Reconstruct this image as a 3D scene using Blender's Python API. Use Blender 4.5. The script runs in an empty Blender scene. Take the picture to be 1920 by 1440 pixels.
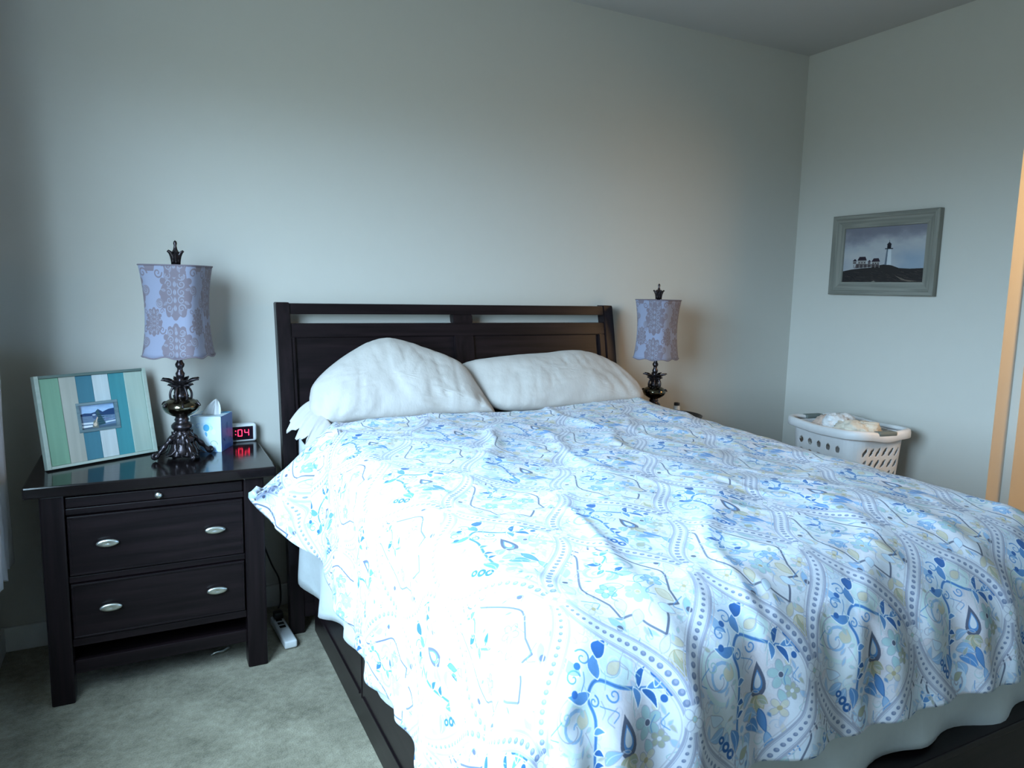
import bpy, bmesh, math, random
import numpy as np
from mathutils import Vector, Matrix, noise
random.seed(7)
rng = np.random.default_rng(7)
PI = math.pi
sc = bpy.context.scene
COL = sc.collection

# ------------------------------------------------------------------ camera
cam_d = bpy.data.cameras.new('camera')
cam = bpy.data.objects.new('camera', cam_d); COL.objects.link(cam)
Rc = Matrix(((0.89195334, 0.04042285, -0.45031681),
             (-0.45162255, 0.12671424, -0.88316509),
             (0.0213615, 0.99111528, 0.13127906)))
# columns: camera right, up, back axes in world space; -z looks into the room
cam.matrix_world = Matrix.Translation((0, -3.13, 1.39)) @ Rc.to_4x4()
cam_d.sensor_width = 36.0
cam_d.lens = 36.0 * 1359.1 / 1920.0
cam_d.clip_start = 0.05
sc.camera = cam

# ------------------------------------------------------------------ light / exposure
sc.view_settings.view_transform = 'Standard'
sc.view_settings.look = 'None'
sc.view_settings.gamma = 1.0
sc.view_settings.use_curve_mapping = False
sc.view_settings.exposure = 0.0
world = bpy.data.worlds.new('sky'); sc.world = world
world.use_nodes = True
wn = world.node_tree.nodes; wl = world.node_tree.links
bg = wn['Background']
# overcast blue sky above the horizon, dim ground below it
wtc = wn.new('ShaderNodeTexCoord'); wsp = wn.new('ShaderNodeSeparateXYZ'); wcr = wn.new('ShaderNodeValToRGB')
wma = wn.new('ShaderNodeMath'); wma.operation = 'MULTIPLY_ADD'; wma.inputs[1].default_value = .5; wma.inputs[2].default_value = .5
wcr.color_ramp.elements[0].position = .47; wcr.color_ramp.elements[0].color = (.10, .13, .12, 1)
wcr.color_ramp.elements[1].position = .53; wcr.color_ramp.elements[1].color = (.52, .78, 1.0, 1)
wl.new(wtc.outputs['Generated'], wsp.inputs[0]); wl.new(wsp.outputs['Z'], wma.inputs[0]); wl.new(wma.outputs[0], wcr.inputs['Fac'])
wl.new(wcr.outputs['Color'], bg.inputs['Color'])
bg.inputs['Strength'].default_value = 34.0
# window daylight portal (guides sampling of the sky through the opening)
WIN = (-2.75, -1.08, 0.90, 2.20)      # y0, y1, z0, z1 of the window opening in the left wall
pl = bpy.data.lights.new('window_portal', 'AREA'); pl.shape = 'RECTANGLE'
pl.size = WIN[3] - WIN[2]; pl.size_y = WIN[1] - WIN[0]
pl.cycles.is_portal = True
po = bpy.data.objects.new('window_portal', pl); COL.objects.link(po)
po.location = (-0.60, (WIN[0] + WIN[1]) / 2, (WIN[2] + WIN[3]) / 2)
po.rotation_euler = (0, -PI / 2, 0)
# warm ceiling lamp of the hallway beyond the doorway
hl = bpy.data.lights.new('hall_lamp', 'POINT'); hl.energy = 100; hl.color = (1.0, 0.62, 0.28); hl.shadow_soft_size = 0.35
ho = bpy.data.objects.new('hall_lamp', hl); COL.objects.link(ho); ho.location = (4.15, -2.35, 2.1)


# ------------------------------------------------------------------ helpers
def link(o, parent=None):
    COL.objects.link(o)
    if parent is not None: o.parent = parent
    return o

def tag(o, label=None, cat=None, group=None, kind=None):
    if label: o['label'] = label
    if cat: o['category'] = cat
    if group: o['group'] = group
    if kind: o['kind'] = kind
    return o

def empty(name, loc, label, cat, rz=0.0, group=None):
    o = bpy.data.objects.new(name, None); o.empty_display_size = .05
    COL.objects.link(o); o.location = loc; o.rotation_euler = (0, 0, rz)
    return tag(o, label, cat, group)

def mesh(name, vs, fs, mat, parent=None, smooth=False, uvs=None):
    me = bpy.data.meshes.new(name)
    me.from_pydata([tuple(map(float, v)) for v in vs], [], [tuple(f) for f in fs])
    if mat: me.materials.append(mat)
    if smooth: me.polygons.foreach_set('use_smooth', [True] * len(me.polygons))
    if uvs is not None:
        uvl = me.uv_layers.new(name='UVMap')
        li = np.zeros(len(me.loops), dtype=np.int32); me.loops.foreach_get('vertex_index', li)
        uvl.data.foreach_set('uv', np.asarray(uvs, dtype=np.float32)[li].ravel())
    me.update()
    o = bpy.data.objects.new(name, me)
    return link(o, parent)

def bm_obj(name, bm, mat, parent=None, smooth=False):
    me = bpy.data.meshes.new(name)
    bmesh.ops.recalc_face_normals(bm, faces=bm.faces)
    bm.to_mesh(me); bm.free()
    me.materials.append(mat)
    if smooth: me.polygons.foreach_set('use_smooth', [True] * len(me.polygons))
    o = bpy.data.objects.new(name, me)
    return link(o, parent)

def bbox(bm, x0, x1, y0, y1, z0, z1, bev=0.0, seg=2, taper=None):
    r = bmesh.ops.create_cube(bm, size=1)
    vs = r['verts']
    for v in vs:
        v.co = Vector((x0 + (v.co.x + .5) * (x1 - x0), y0 + (v.co.y + .5) * (y1 - y0), z0 + (v.co.z + .5) * (z1 - z0)))
    if bev > 0:
        es = list({e for v in vs for e in v.link_edges})
        bmesh.ops.bevel(bm, geom=es, offset=bev, segments=seg, affect='EDGES', profile=.6)
    return vs

def box(name, x0, x1, y0, y1, z0, z1, mat, parent=None, bev=0.003, seg=2):
    bm = bmesh.new(); bbox(bm, x0, x1, y0, y1, z0, z1, bev, seg)
    return bm_obj(name, bm, mat, parent)

def lathe_vf(prof, n=32, c=(0, 0), fn=None):
    vs, fs = [], []
    for (r, z) in prof:
        for k in range(n):
            a = 2 * PI * k / n
            rr = fn(r, z, a) if fn else r
            vs.append((c[0] + rr * math.cos(a), c[1] + rr * math.sin(a), z))
    m = len(prof)
    for i in range(m - 1):
        for k in range(n):
            k2 = (k + 1) % n
            fs.append((i * n + k, i * n + k2, (i + 1) * n + k2, (i + 1) * n + k))
    fs.append(tuple(range(n))[::-1]); fs.append(tuple((m - 1) * n + k for k in range(n)))
    return vs, fs

def lathe(name, prof, mat, parent, n=32, c=(0, 0), fn=None):
    vs, fs = lathe_vf(prof, n, c, fn)
    return mesh(name, vs, fs, mat, parent, smooth=True)

def tube_vf(pts, rad, n=10, base=0):
    vs, fs = [], []
    m = len(pts)
    up = Vector((0, 0, 1)); prevN = None
    for i, p in enumerate(pts):
        p = Vector(p)
        t = (Vector(pts[min(i + 1, m - 1)]) - Vector(pts[max(i - 1, 0)]))
        if t.length < 1e-9: t = Vector((0, 0, 1))
        t.normalize()
        if prevN is None:
            nrm = t.cross(up)
            if nrm.length < 1e-3: nrm = t.cross(Vector((1, 0, 0)))
        else:
            nrm = prevN - t * prevN.dot(t)
        nrm.normalize(); prevN = nrm
        b = t.cross(nrm)
        r = rad[i] if hasattr(rad, '__len__') else rad
        for k in range(n):
            a = 2 * PI * k / n
            vs.append(tuple(p + (nrm * math.cos(a) + b * math.sin(a)) * r))
    for i in range(m - 1):
        for k in range(n):
            k2 = (k + 1) % n
            fs.append((base + i * n + k, base + i * n + k2, base + (i + 1) * n + k2, base + (i + 1) * n + k))
    fs.append(tuple(base + k for k in range(n))[::-1]); fs.append(tuple(base + (m - 1) * n + k for k in range(n)))
    return vs, fs

def smoothstep(a, b, x):
    t = np.clip((x - a) / (b - a), 0, 1); return t * t * (3 - 2 * t)


# ------------------------------------------------------------------ node materials
def newmat(name):
    m = bpy.data.materials.new(name); m.use_nodes = True
    return m, m.node_tree.nodes, m.node_tree.links, m.node_tree.nodes['Principled BSDF']

def simple(name, col, rough=.5, metal=0.0, spec=.5, coat=0.0, var=1.0):
    m, n, l, b = newmat(name)
    b.inputs['Base Color'].default_value = (*col, 1); b.inputs['Roughness'].default_value = rough
    b.inputs['Metallic'].default_value = metal; b.inputs['Specular IOR Level'].default_value = spec
    b.inputs['Coat Weight'].default_value = coat
    # slight procedural variation so that nothing is a flat colour
    tc = n.new('ShaderNodeTexCoord'); nz = n.new('ShaderNodeTexNoise'); nz.inputs['Scale'].default_value = 18
    nz.inputs['Detail'].default_value = 5
    mx = n.new('ShaderNodeMix'); mx.data_type = 'RGBA'; mx.blend_type = 'MULTIPLY'
    cr = n.new('ShaderNodeValToRGB'); cr.color_ramp.elements[0].color = (*[1 - .12 * var] * 3, 1); cr.color_ramp.elements[1].color = (*[1 + .06 * var] * 3, 1)
    l.new(tc.outputs['Object'], nz.inputs['Vector']); l.new(nz.outputs['Fac'], cr.inputs['Fac'])
    mx.inputs['Factor'].default_value = 1; mx.inputs['A'].default_value = (*col, 1)
    l.new(cr.outputs['Color'], mx.inputs['B']); l.new(mx.outputs['Result'], b.inputs['Base Color'])
    return m

def noise_bump(m, scale, strength, dist=.01, detail=6, coord='Object', stretch=(1, 1, 1), rough=.6):
    n, l = m.node_tree.nodes, m.node_tree.links
    b = n['Principled BSDF']
    tc = n.new('ShaderNodeTexCoord'); mp = n.new('ShaderNodeMapping'); nz = n.new('ShaderNodeTexNoise')
    mp.inputs['Scale'].default_value = stretch
    nz.inputs['Scale'].default_value = scale; nz.inputs['Detail'].default_value = detail; nz.inputs['Roughness'].default_value = rough
    bu = n.new('ShaderNodeBump'); bu.inputs['Strength'].default_value = strength; bu.inputs['Distance'].default_value = dist
    l.new(tc.outputs[coord], mp.inputs['Vector']); l.new(mp.outputs['Vector'], nz.inputs['Vector'])
    l.new(nz.outputs['Fac'], bu.inputs['Height'])
    if b.inputs['Normal'].links:
        l.new(b.inputs['Normal'].links[0].from_socket, bu.inputs['Normal'])
    l.new(bu.outputs['Normal'], b.inputs['Normal'])
    return m

def wood_mat(name, c1, c2, rough=.35, axis='X', scale=1.0, spec=.22):
    m, n, l, b = newmat(name)
    tc = n.new('ShaderNodeTexCoord'); mp = n.new('ShaderNodeMapping'); nz = n.new('ShaderNodeTexNoise')
    s = {'X': (1.2, 22, 22), 'Y': (22, 1.2, 22), 'Z': (22, 22, 1.2)}[axis]
    mp.inputs['Scale'].default_value = tuple(q * scale for q in s)
    nz.inputs['Scale'].default_value = 2.5; nz.inputs['Detail'].default_value = 8; nz.inputs['Distortion'].default_value = .4
    cr = n.new('ShaderNodeValToRGB'); cr.color_ramp.elements[0].position = .35; cr.color_ramp.elements[1].position = .7
    cr.color_ramp.elements[0].color = (*c1, 1); cr.color_ramp.elements[1].color = (*c2, 1)
    l.new(tc.outputs['Object'], mp.inputs['Vector']); l.new(mp.outputs['Vector'], nz.inputs['Vector'])
    l.new(nz.outputs['Fac'], cr.inputs['Fac']); l.new(cr.outputs['Color'], b.inputs['Base Color'])
    b.inputs['Roughness'].default_value = rough; b.inputs['Specular IOR Level'].default_value = spec
    bu = n.new('ShaderNodeBump'); bu.inputs['Strength'].default_value = .12; bu.inputs['Distance'].default_value = .002
    l.new(nz.outputs['Fac'], bu.inputs['Height']); l.new(bu.outputs['Normal'], b.inputs['Normal'])
    return m

M = {}
M['wall'] = noise_bump(simple('wall_paint', (.55, .53, .49), .85, spec=.2, var=.15), 160, .05, .002)
M['ceiling'] = noise_bump(simple('ceiling_paint', (.52, .50, .48), .9, spec=.1, var=.15), 60, .15, .004)
M['trim'] = simple('trim_paint', (.70, .70, .68), .5)
M['dark'] = wood_mat('espresso_wood', (.006, .0038, .0048), (.015, .0088, .0105), .34, 'X')
M['darkz'] = wood_mat('espresso_wood_upright', (.006, .0038, .0048), (.015, .0088, .0105), .34, 'Z')
M['darky'] = wood_mat('espresso_wood_rail', (.006, .0038, .0048), (.015, .0088, .0105), .34, 'Y')
M['top'] = wood_mat('espresso_wood_polished', (.006, .0045, .005), (.012, .008, .009), .13, 'X', 1.0, .5)
M['nickel'] = simple('brushed_nickel', (.72, .74, .70), .30, 1.0)
M['pewter'] = noise_bump(simple('dark_pewter', (.055, .045, .05), .27, .85), 60, .35, .004)
M['bulbmetal'] = simple('aged_bronze', (.16, .14, .10), .16, 1.0)
M['black'] = simple('black_plastic', (.012, .012, .014), .4)
M['white_plastic'] = simple('white_plastic', (.78, .80, .82), .4)
M['hamper'] = simple('pale_plastic', (.78, .78, .80), .45)
M['grip'] = simple('grey_rubber', (.16, .19, .18), .7)
M['tissue'] = simple('tissue_paper', (.82, .82, .84), .9)
M['mount'] = simple('matte_backing', (.05, .05, .05), .8)

# carpet
m, n, l, b = newmat('carpet')
tc = n.new('ShaderNodeTexCoord')
n1 = n.new('ShaderNodeTexNoise'); n1.inputs['Scale'].default_value = 5.5; n1.inputs['Detail'].default_value = 4; n1.inputs['Roughness'].default_value = .6
n2 = n.new('ShaderNodeTexNoise'); n2.inputs['Scale'].default_value = 190; n2.inputs['Detail'].default_value = 3
n3 = n.new('ShaderNodeTexNoise'); n3.inputs['Scale'].default_value = 40; n3.inputs['Detail'].default_value = 5
cr = n.new('ShaderNodeValToRGB'); cr.color_ramp.elements[0].position = .36; cr.color_ramp.elements[1].position = .66
cr.color_ramp.elements[0].color = (.13, .115, .075, 1); cr.color_ramp.elements[1].color = (.40, .36, .265, 1)
a1 = n.new('ShaderNodeMath'); a1.operation = 'MULTIPLY_ADD'; a1.inputs[1].default_value = .45
a2 = n.new('ShaderNodeMath'); a2.operation = 'MULTIPLY_ADD'; a2.inputs[1].default_value = .30
a3 = n.new('ShaderNodeMath'); a3.operation = 'MULTIPLY'; a3.inputs[1].default_value = .25
for q in (n1, n2, n3): l.new(tc.outputs['Object'], q.inputs['Vector'])
l.new(n2.outputs['Fac'], a3.inputs[0]); l.new(n3.outputs['Fac'], a2.inputs[0]); l.new(a3.outputs[0], a2.inputs[2])
l.new(n1.outputs['Fac'], a1.inputs[0]); l.new(a2.outputs[0], a1.inputs[2]); l.new(a1.outputs[0], cr.inputs['Fac'])
l.new(cr.outputs['Color'], b.inputs['Base Color']); b.inputs['Roughness'].default_value = 1; b.inputs['Specular IOR Level'].default_value = .05
bu = n.new('ShaderNodeBump'); bu.inputs['Strength'].default_value = .9; bu.inputs['Distance'].default_value = .012
l.new(a2.outputs[0], bu.inputs['Height']); l.new(bu.outputs['Normal'], b.inputs['Normal'])
b.inputs['Sheen Weight'].default_value = .3
M['carpet'] = m

def cloth_mat(name, col, bump=.25, scale=9.0, stretch=(1, 1, 1)):
    m = simple(name, col, .9, spec=.15)
    m.node_tree.nodes['Principled BSDF'].inputs['Sheen Weight'].default_value = .15
    noise_bump(m, scale, bump, .02, 4, 'Object', stretch)
    noise_bump(m, 450, .08, .001, 2)
    return m
M['pillow'] = cloth_mat('pillowcase_cotton', (.50, .465, .44), .25, 10, (1.5, 1.5, .6))
M['sheet'] = cloth_mat('sheet_cotton', (.60, .64, .66), .3, 7)
M['cream'] = cloth_mat('cream_cotton', (.74, .68, .58), .5, 16)
M['peach'] = cloth_mat('peach_cotton', (.66, .50, .42), .5, 16)
M['whitecloth'] = cloth_mat('white_cotton', (.78, .78, .80), .5, 16)
M['curtain'] = cloth_mat('curtain_fabric', (.60, .58, .60), .3, 12, (1, 1, .2))


# ------------------------------------------------------------------ small raster drawing kit (for printed patterns)
class Canvas:
    """Draws flat print into an array; x,y in metres with the origin at the lower left; wraps round when wrap=True."""
    def __init__(s, w, h, ppm, bg, wrap=False):
        s.W, s.H = int(round(w * ppm)), int(round(h * ppm)); s.p = ppm; s.wrap = wrap
        s.a = np.ones((s.H, s.W, 3), np.float32) * np.array(bg, np.float32)
    def win(s, x0, x1, y0, y1):
        i0, i1 = int(math.floor(x0 * s.p)) - 1, int(math.ceil(x1 * s.p)) + 2
        j0, j1 = int(math.floor(y0 * s.p)) - 1, int(math.ceil(y1 * s.p)) + 2
        if not s.wrap:
            i0, i1, j0, j1 = max(i0, 0), min(i1, s.W), max(j0, 0), min(j1, s.H)
        if i1 <= i0 or j1 <= j0: return None
        I, J = np.meshgrid(np.arange(i0, i1), np.arange(j0, j1))
        return I, J, (I + .5) / s.p, (J + .5) / s.p
    def blend(s, I, J, al, col):
        I, J = I % s.W, J % s.H
        al = al[..., None]
        s.a[J, I] = s.a[J, I] * (1 - al) + np.array(col, np.float32) * al
    def stroke(s, pts, w, col, al=1.0):
        pts = np.asarray(pts, float); w = np.broadcast_to(np.asarray(w, float), (len(pts),))
        if len(pts) > 14:
            for k in range(0, len(pts) - 1, 8): s.stroke(pts[k:k + 9], w[k:k + 9], col, al)
            return
        mw = w.max()
        q = s.win(pts[:, 0].min() - mw, pts[:, 0].max() + mw, pts[:, 1].min() - mw, pts[:, 1].max() + mw)
        if q is None: return
        I, J, X, Y = q
        best = np.full(X.shape, 1e9)
        for k in range(len(pts) - 1):
            ax, ay = pts[k]; dx, dy = pts[k + 1] - pts[k]; L = dx * dx + dy * dy + 1e-12
            t = np.clip(((X - ax) * dx + (Y - ay) * dy) / L, 0, 1)
            d = np.hypot(X - ax - t * dx, Y - ay - t * dy) - .5 * (w[k] * (1 - t) + w[k + 1] * t)
            best = np.minimum(best, d)
        s.blend(I, J, np.clip(.5 - best * s.p, 0, 1) * al, col)
    def poly(s, pts, col, al=1.0):
        pts = np.asarray(pts, float)
        q = s.win(pts[:, 0].min(), pts[:, 0].max(), pts[:, 1].min(), pts[:, 1].max())
        if q is None: return
        I, J, X, Y = q
        ins = np.zeros(X.shape, bool); n = len(pts)
        for k in range(n):
            x1, y1 = pts[k]; x2, y2 = pts[(k + 1) % n]
            if y1 == y2: continue
            c = ((y1 > Y) != (y2 > Y)) & (X < (x2 - x1) * (Y - y1) / (y2 - y1) + x1)
            ins ^= c
        s.blend(I, J, ins.astype(np.float32) * al, col)
    def disc(s, x, y, r, col, al=1.0, ry=None, rot=0):
        ry = ry or r; R = max(r, ry)
        q = s.win(x - R, x + R, y - R, y + R)
        if q is None: return
        I, J, X, Y = q
        c, sn = math.cos(rot), math.sin(rot)
        u = ((X - x) * c + (Y - y) * sn) / r; v = (-(X - x) * sn + (Y - y) * c) / ry
        d = (np.hypot(u, v) - 1) * min(r, ry)
        s.blend(I, J, np.clip(.5 - d * s.p, 0, 1) * al, col)
    def image(s, name):
        h, w = s.a.shape[:2]
        im = bpy.data.images.new(name, w, h, alpha=False)
        px = np.ones((h, w, 4), np.float32); px[..., :3] = np.clip(s.a, 0, 1)
        im.pixels.foreach_set(px.ravel()); im.update(); im.pack()
        return im

def srgb(h):
    return tuple(int(h[i:i + 2], 16) / 255 for i in (0, 2, 4))

def leaf(c, x, y, L, w, rot, col, vein=None, al=1.0, bend=0.0, line=None):
    t = np.linspace(0, 1, 12); wd = w * np.sin(PI * t ** .8) * .5
    bx = t * L; by = bend * L * np.sin(PI * t)
    P = [(bx[i], by[i] + wd[i]) for i in range(12)] + [(bx[i], by[i] - wd[i]) for i in range(11, -1, -1)]
    cr_, sr = math.cos(rot), math.sin(rot)
    tr = lambda q: (x + q[0] * cr_ - q[1] * sr, y + q[0] * sr + q[1] * cr_)
    P = [tr(q) for q in P]
    if line is None: c.stroke(P + [P[0]], .0042, (.90, .92, .95), .85)
    c.poly(P, col, al)
    if line is not None: c.stroke(P + [P[0]], .0014, line, .9)
    if vein is not None: c.stroke([tr((bx[i], by[i])) for i in range(1, 11)], .0016, vein, .8)

def spiral(c, x, y, r, a0, turns, w, col, al=1.0, d=1):
    t = np.linspace(0, 1, 22)
    a = a0 + d * turns * 2 * PI * t; rr = r * (1 - .85 * t)
    c.stroke(np.c_[x + rr * np.cos(a), y + rr * np.sin(a)], np.linspace(w, w * .6, 22), col, al)

def spline(P, n=8):
    P = [np.array(p, float) for p in P]; P = [2 * P[0] - P[1]] + P + [2 * P[-1] - P[-2]]
    out = []
    for i in range(1, len(P) - 2):
        for t in np.linspace(0, 1, n, endpoint=False):
            a, b, c_, d = P[i - 1:i + 3]
            out.append(.5 * ((2 * b) + (-a + c_) * t + (2 * a - 5 * b + 4 * c_ - d) * t * t + (-a + 3 * b - 3 * c_ + d) * t ** 3))
    out.append(P[-2]); return np.array(out)

def flower(c, x, y, r, n, col, core, al=1.0, rot=0, line=None):
    for k in range(n):
        a = rot + 2 * PI * k / n
        c.disc(x + r * .58 * math.cos(a), y + r * .58 * math.sin(a), r * .46, col, al, r * .34, a)
        if line is not None:
            t = np.linspace(0, 2 * PI, 12)
            u, v = r * .46 * np.cos(t), r * .34 * np.sin(t)
            c.stroke(np.c_[x + r * .58 * math.cos(a) + u * math.cos(a) - v * math.sin(a), y + r * .58 * math.sin(a) + u * math.sin(a) + v * math.cos(a)], .0014, line, .8)
    c.disc(x, y, r * .24, core)

# ------------------------------------------------------------------ duvet print: ogee lattice with dotted bands, two medallions
TW, TH = .305, .50
def duvet_tile():
    c = Canvas(TW, TH, 1900, srgb('d3d7e2'), wrap=True)
    base = srgb('d3d7e2'); lil = srgb('a2a6bb'); lil2 = srgb('bdbecb'); slate = srgb('5a6177'); blue = srgb('5c8cc4')
    deep = srgb('3565a6'); sky = srgb('93b4d8'); pale = srgb('c6d8ea'); teal = srgb('a3bfc6'); tealp = srgb('c6d7da')
    gold = srgb('ada182'); goldp = srgb('c9c3b2'); grn = srgb('a4a999'); dot = srgb('7482a0'); pk = srgb('d5ccd4'); W, H = TW, TH
    def cellA(ox, oy):
        T = lambda P: [(ox + p[0], oy + p[1]) for p in P]
        # pale grounds
        for (x, y, r, q) in ((0, .0, .075, pk), (-.03, .06, .05, pale), (.04, -.07, .045, pk), (.05, .06, .05, pk), (-.06, -.02, .04, tealp), (.0, .13, .04, pale), (0, -.14, .035, pk)):
            c.disc(ox + x, oy + y, r, q, .45)
        # big left paisley
        c.disc(ox - .07, oy + .035, .040, tealp, 1, .050, .5); c.disc(ox - .068, oy + .03, .030, base, 1, .038, .5)
        spiral(c, ox - .066, oy + .03, .030, .5, 1.3, .006, sky); spiral(c, ox - .08, oy + .055, .013, 2, 1.3, .003, teal)
        leaf(c, ox - .055, oy + .025, .03, .026, 1.0, goldp, line=teal)
        spiral(c, ox - .07, oy + .035, .047, 1.0, .8, .0025, lil)
        # right swirl medallion, top
        c.disc(ox + .035, oy + .105, .038, tealp); spiral(c, ox + .035, oy + .105, .033, 0, 1.6, .005, base); spiral(c, ox + .035, oy + .105, .038, .5, 1.1, .0025, teal)
        leaf(c, ox + .02, oy + .095, .032, .02, .3, goldp, line=lil)
        # vine S curve, deep blue
        v = spline(T([(-.035, -.085), (-.032, -.03), (-.022, .03), (-.028, .065), (-.002, .088), (.035, .070), (.07, .058), (.105, .052)]))
        c.stroke(v, .0062, blue)
        c.stroke(v, .0022, deep, .6)
        for (x, y, L, w, r, q) in ((-.022, .07, .045, .018, 2.9, blue), (-.03, .1, .04, .020, 1.9, sky), (.0, .09, .04, .020, 1.3, blue), (.01, .12, .035, .024, .7, deep),
                                   (.07, .06, .035, .012, .9, deep), (.085, .055, .04, .012, -.2, blue), (.075, .055, .038, .012, -1.0, deep), (.1, .055, .028, .010, .6, blue), (.06, .062, .03, .012, -1.6, blue),
                                   (-.032, -.02, .02, .010, -.3, deep), (-.033, -.045, .02, .009, .2, deep), (-.028, .01, .02, .01, .1, blue)):
            leaf(c, ox + x, oy + y, L, w, r, q, bend=.15)
        for (x, y, r) in ((.105, .075, .007), (.118, .062, .006), (.122, .045, .007), (.11, .036, .006), (-.052, .078, .006), (-.03, .115, .006)): c.disc(ox + x, oy + y, r, deep)
        for (x, y, r, a, d) in ((-.045, .1, .014, 0, 1), (-.015, .125, .015, 2, -1), (.02, .062, .012, 3, 1), (-.018, .058, .010, 1, -1)): spiral(c, ox + x, oy + y, r, a, 1.2, .003, blue, 1, d)
        # teardrop with golden calyx
        t = np.linspace(0, 2 * PI, 30); tx = .020 * np.sin(t) * (np.sin(t / 2) ** 1.3); ty = .030 * np.cos(t)
        tdx, tdy = ox + .030, oy + .0
        c.poly(np.c_[tdx + tx * 1.15, tdy + ty * 1.1], slate); c.poly(np.c_[tdx + tx * .72, tdy + ty * .70 - .002], blue); c.poly(np.c_[tdx + tx * .5, tdy + ty * .5 - .001], base)
        for k, a in enumerate((-2.4, -1.95, -1.5, -1.1, -.7)): leaf(c, tdx, tdy - .030, .034 - .004 * abs(k - 2), .014, a, goldp if k % 2 else grn, line=gold)
        leaf(c, tdx + .004, tdy - .055, .05, .016, -1.25, blue, line=deep); leaf(c, tdx + .02, tdy - .10, .04, .014, -1.4, sky, line=blue)
        # right small flowers
        flower(c, ox + .075, oy + .005, .026, 5, teal, base, 1, .4, lil); c.disc(ox + .075, oy + .005, .005, slate)
        flower(c, ox + .095, oy - .025, .016, 5, grn, base, .9, 0, lil); leaf(c, ox + .07, oy - .02, .035, .016, -1.2, teal, line=lil)
        flower(c, ox + .07, oy - .055, .020, 4, goldp, gold, .8, .7, lil)
        # lower left blue leaf bunch with berry
        for (x, y, L, w, r, q) in ((-.07, -.035, .04, .02, 2.6, pale), (-.068, -.05, .042, .022, 3.3, sky), (-.06, -.06, .036, .02, -2.3, sky), (-.05, -.06, .045, .022, -1.4, blue),
                                   (-.012, -.06, .045, .024, -.2, sky), (-.005, -.075, .05, .024, -.6, blue), (-.012, -.085, .04, .022, -1.2, sky), (-.01, -.04, .035, .02, .6, sky)):
            leaf(c, ox + x, oy + y, L, w, r, q, vein=pale, bend=.18, line=lil)
        c.disc(ox - .018, oy - .072, .012, base); c.disc(ox - .018, oy - .072, .006, sky)
        for (x, y, r) in ((-.065, -.085, .009), (-.075, -.07, .007), (-.055, -.1, .009)): c.disc(ox + x, oy + y, r, deep); c.disc(ox + x, oy + y, r * .4, base)
        # base swirl
        c.disc(ox - .02, oy - .125, .028, pale); spiral(c, ox - .02, oy - .125, .026, 2.5, 1.5, .005, lil); leaf(c, ox - .03, oy - .12, .03, .018, .4, grn, line=lil)
        leaf(c, ox - .005, oy - .16, .035, .014, -1.57, goldp, line=lil); leaf(c, ox + .005, oy + .16, .04, .016, 1.57, tealp, line=lil)
        leaf(c, ox - .012, oy + .15, .04, .012, 2.0, pale, line=lil); leaf(c, ox + .02, oy + .15, .035, .012, 1.2, pale, line=lil)
    def cellB(ox, oy):
        T = lambda P: [(ox + p[0], oy + p[1]) for p in P]
        for (x, y, r, q) in ((0, .0, .08, pk), (-.04, .05, .04, tealp), (.04, -.06, .04, goldp), (0, .1, .05, pale)): c.disc(ox + x, oy + y, r, q, .40)
        # stepped dark outlines with hooked ends
        for sx, al in ((1, .95), (-1, .85)):
            o = spline(T([(sx * .012, .150), (sx * .020, .162), (sx * .030, .155), (sx * .026, .142), (sx * .030, .125), (sx * .058, .075), (sx * .088, .02), (sx * .088, -.003)]), 5)
            c.stroke(o, .0042, slate, al)
            c.stroke(T([(sx * .088, -.003), (sx * .066, -.045), (sx * .062, -.078)]), .0042, slate, al)
            c.stroke(spline(T([(sx * .062, -.078), (sx * .034, -.078), (sx * .022, -.10), (0, -.125)]), 5), .0045, slate, al)
        # scrolls and hearts
        for sx in (1, -1):
            spiral(c, ox + sx * .030, oy + .055, .024, PI / 2, 1.4, .0065, teal, 1, -sx); spiral(c, ox + sx * .030, oy + .055, .030, PI / 2, .8, .002, lil, 1, -sx)
            leaf(c, ox + sx * .03, oy + .02, .04, .02, PI / 2 + sx * .9, sky, vein=pale, line=lil, bend=.2 * sx)
            leaf(c, ox + sx * .012, oy - .01, .045, .02, PI / 2 - sx * 1.1, pale, vein=sky, line=blue)
            leaf(c, ox + sx * .04, oy - .035, .04, .022, -PI / 2 + sx * .4, goldp, line=gold)
            flower(c, ox + sx * .050, oy - .010, .020, 5, sky, base, 1, .2, blue)
            leaf(c, ox + sx * .02, oy - .07, .035, .02, -PI / 2 + sx * .7, pale, line=lil)
            flower(c, ox + sx * .100, oy - .045, .017, 4, goldp, gold, .9, .7, lil); leaf(c, ox + sx * .085, oy - .07, .04, .015, -PI / 2 - sx * .5, sky, line=lil)
            leaf(c, ox + sx * .07, oy + .105, .04, .02, -PI / 2 + sx * .5, teal, line=lil); spiral(c, ox + sx * .062, oy + .115, .014, 0, 1.2, .003, blue)
            leaf(c, ox + sx * .11, oy + .0, .04, .018, PI / 2 - sx * .2, pale, line=lil)
            c.disc(ox + sx * .075, oy - .095, .006, slate); c.disc(ox + sx * .105, oy + .045, .0055, slate)
            leaf(c, ox + sx * .025, oy - .15, .04, .016, PI / 2 + sx * .9, goldp, line=lil)
        v = spline(T([(.01, .125), (.02, .10), (.0, .082), (-.015, .065), (-.005, .04), (.005, .02)])); c.stroke(v, .0045, blue)
        for (x, y, L, w, r, q) in ((.015, .11, .03, .014, .4, blue), (.0, .082, .03, .014, 2.6, deep), (-.01, .06, .024, .012, 3.6, blue), (.0, .04, .025, .012, .2, deep)): leaf(c, ox + x, oy + y, L, w, r, q)
        flower(c, ox, oy - .035, .024, 6, teal, base, 1, 0, lil); c.disc(ox, oy - .035, .0045, gold)
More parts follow.
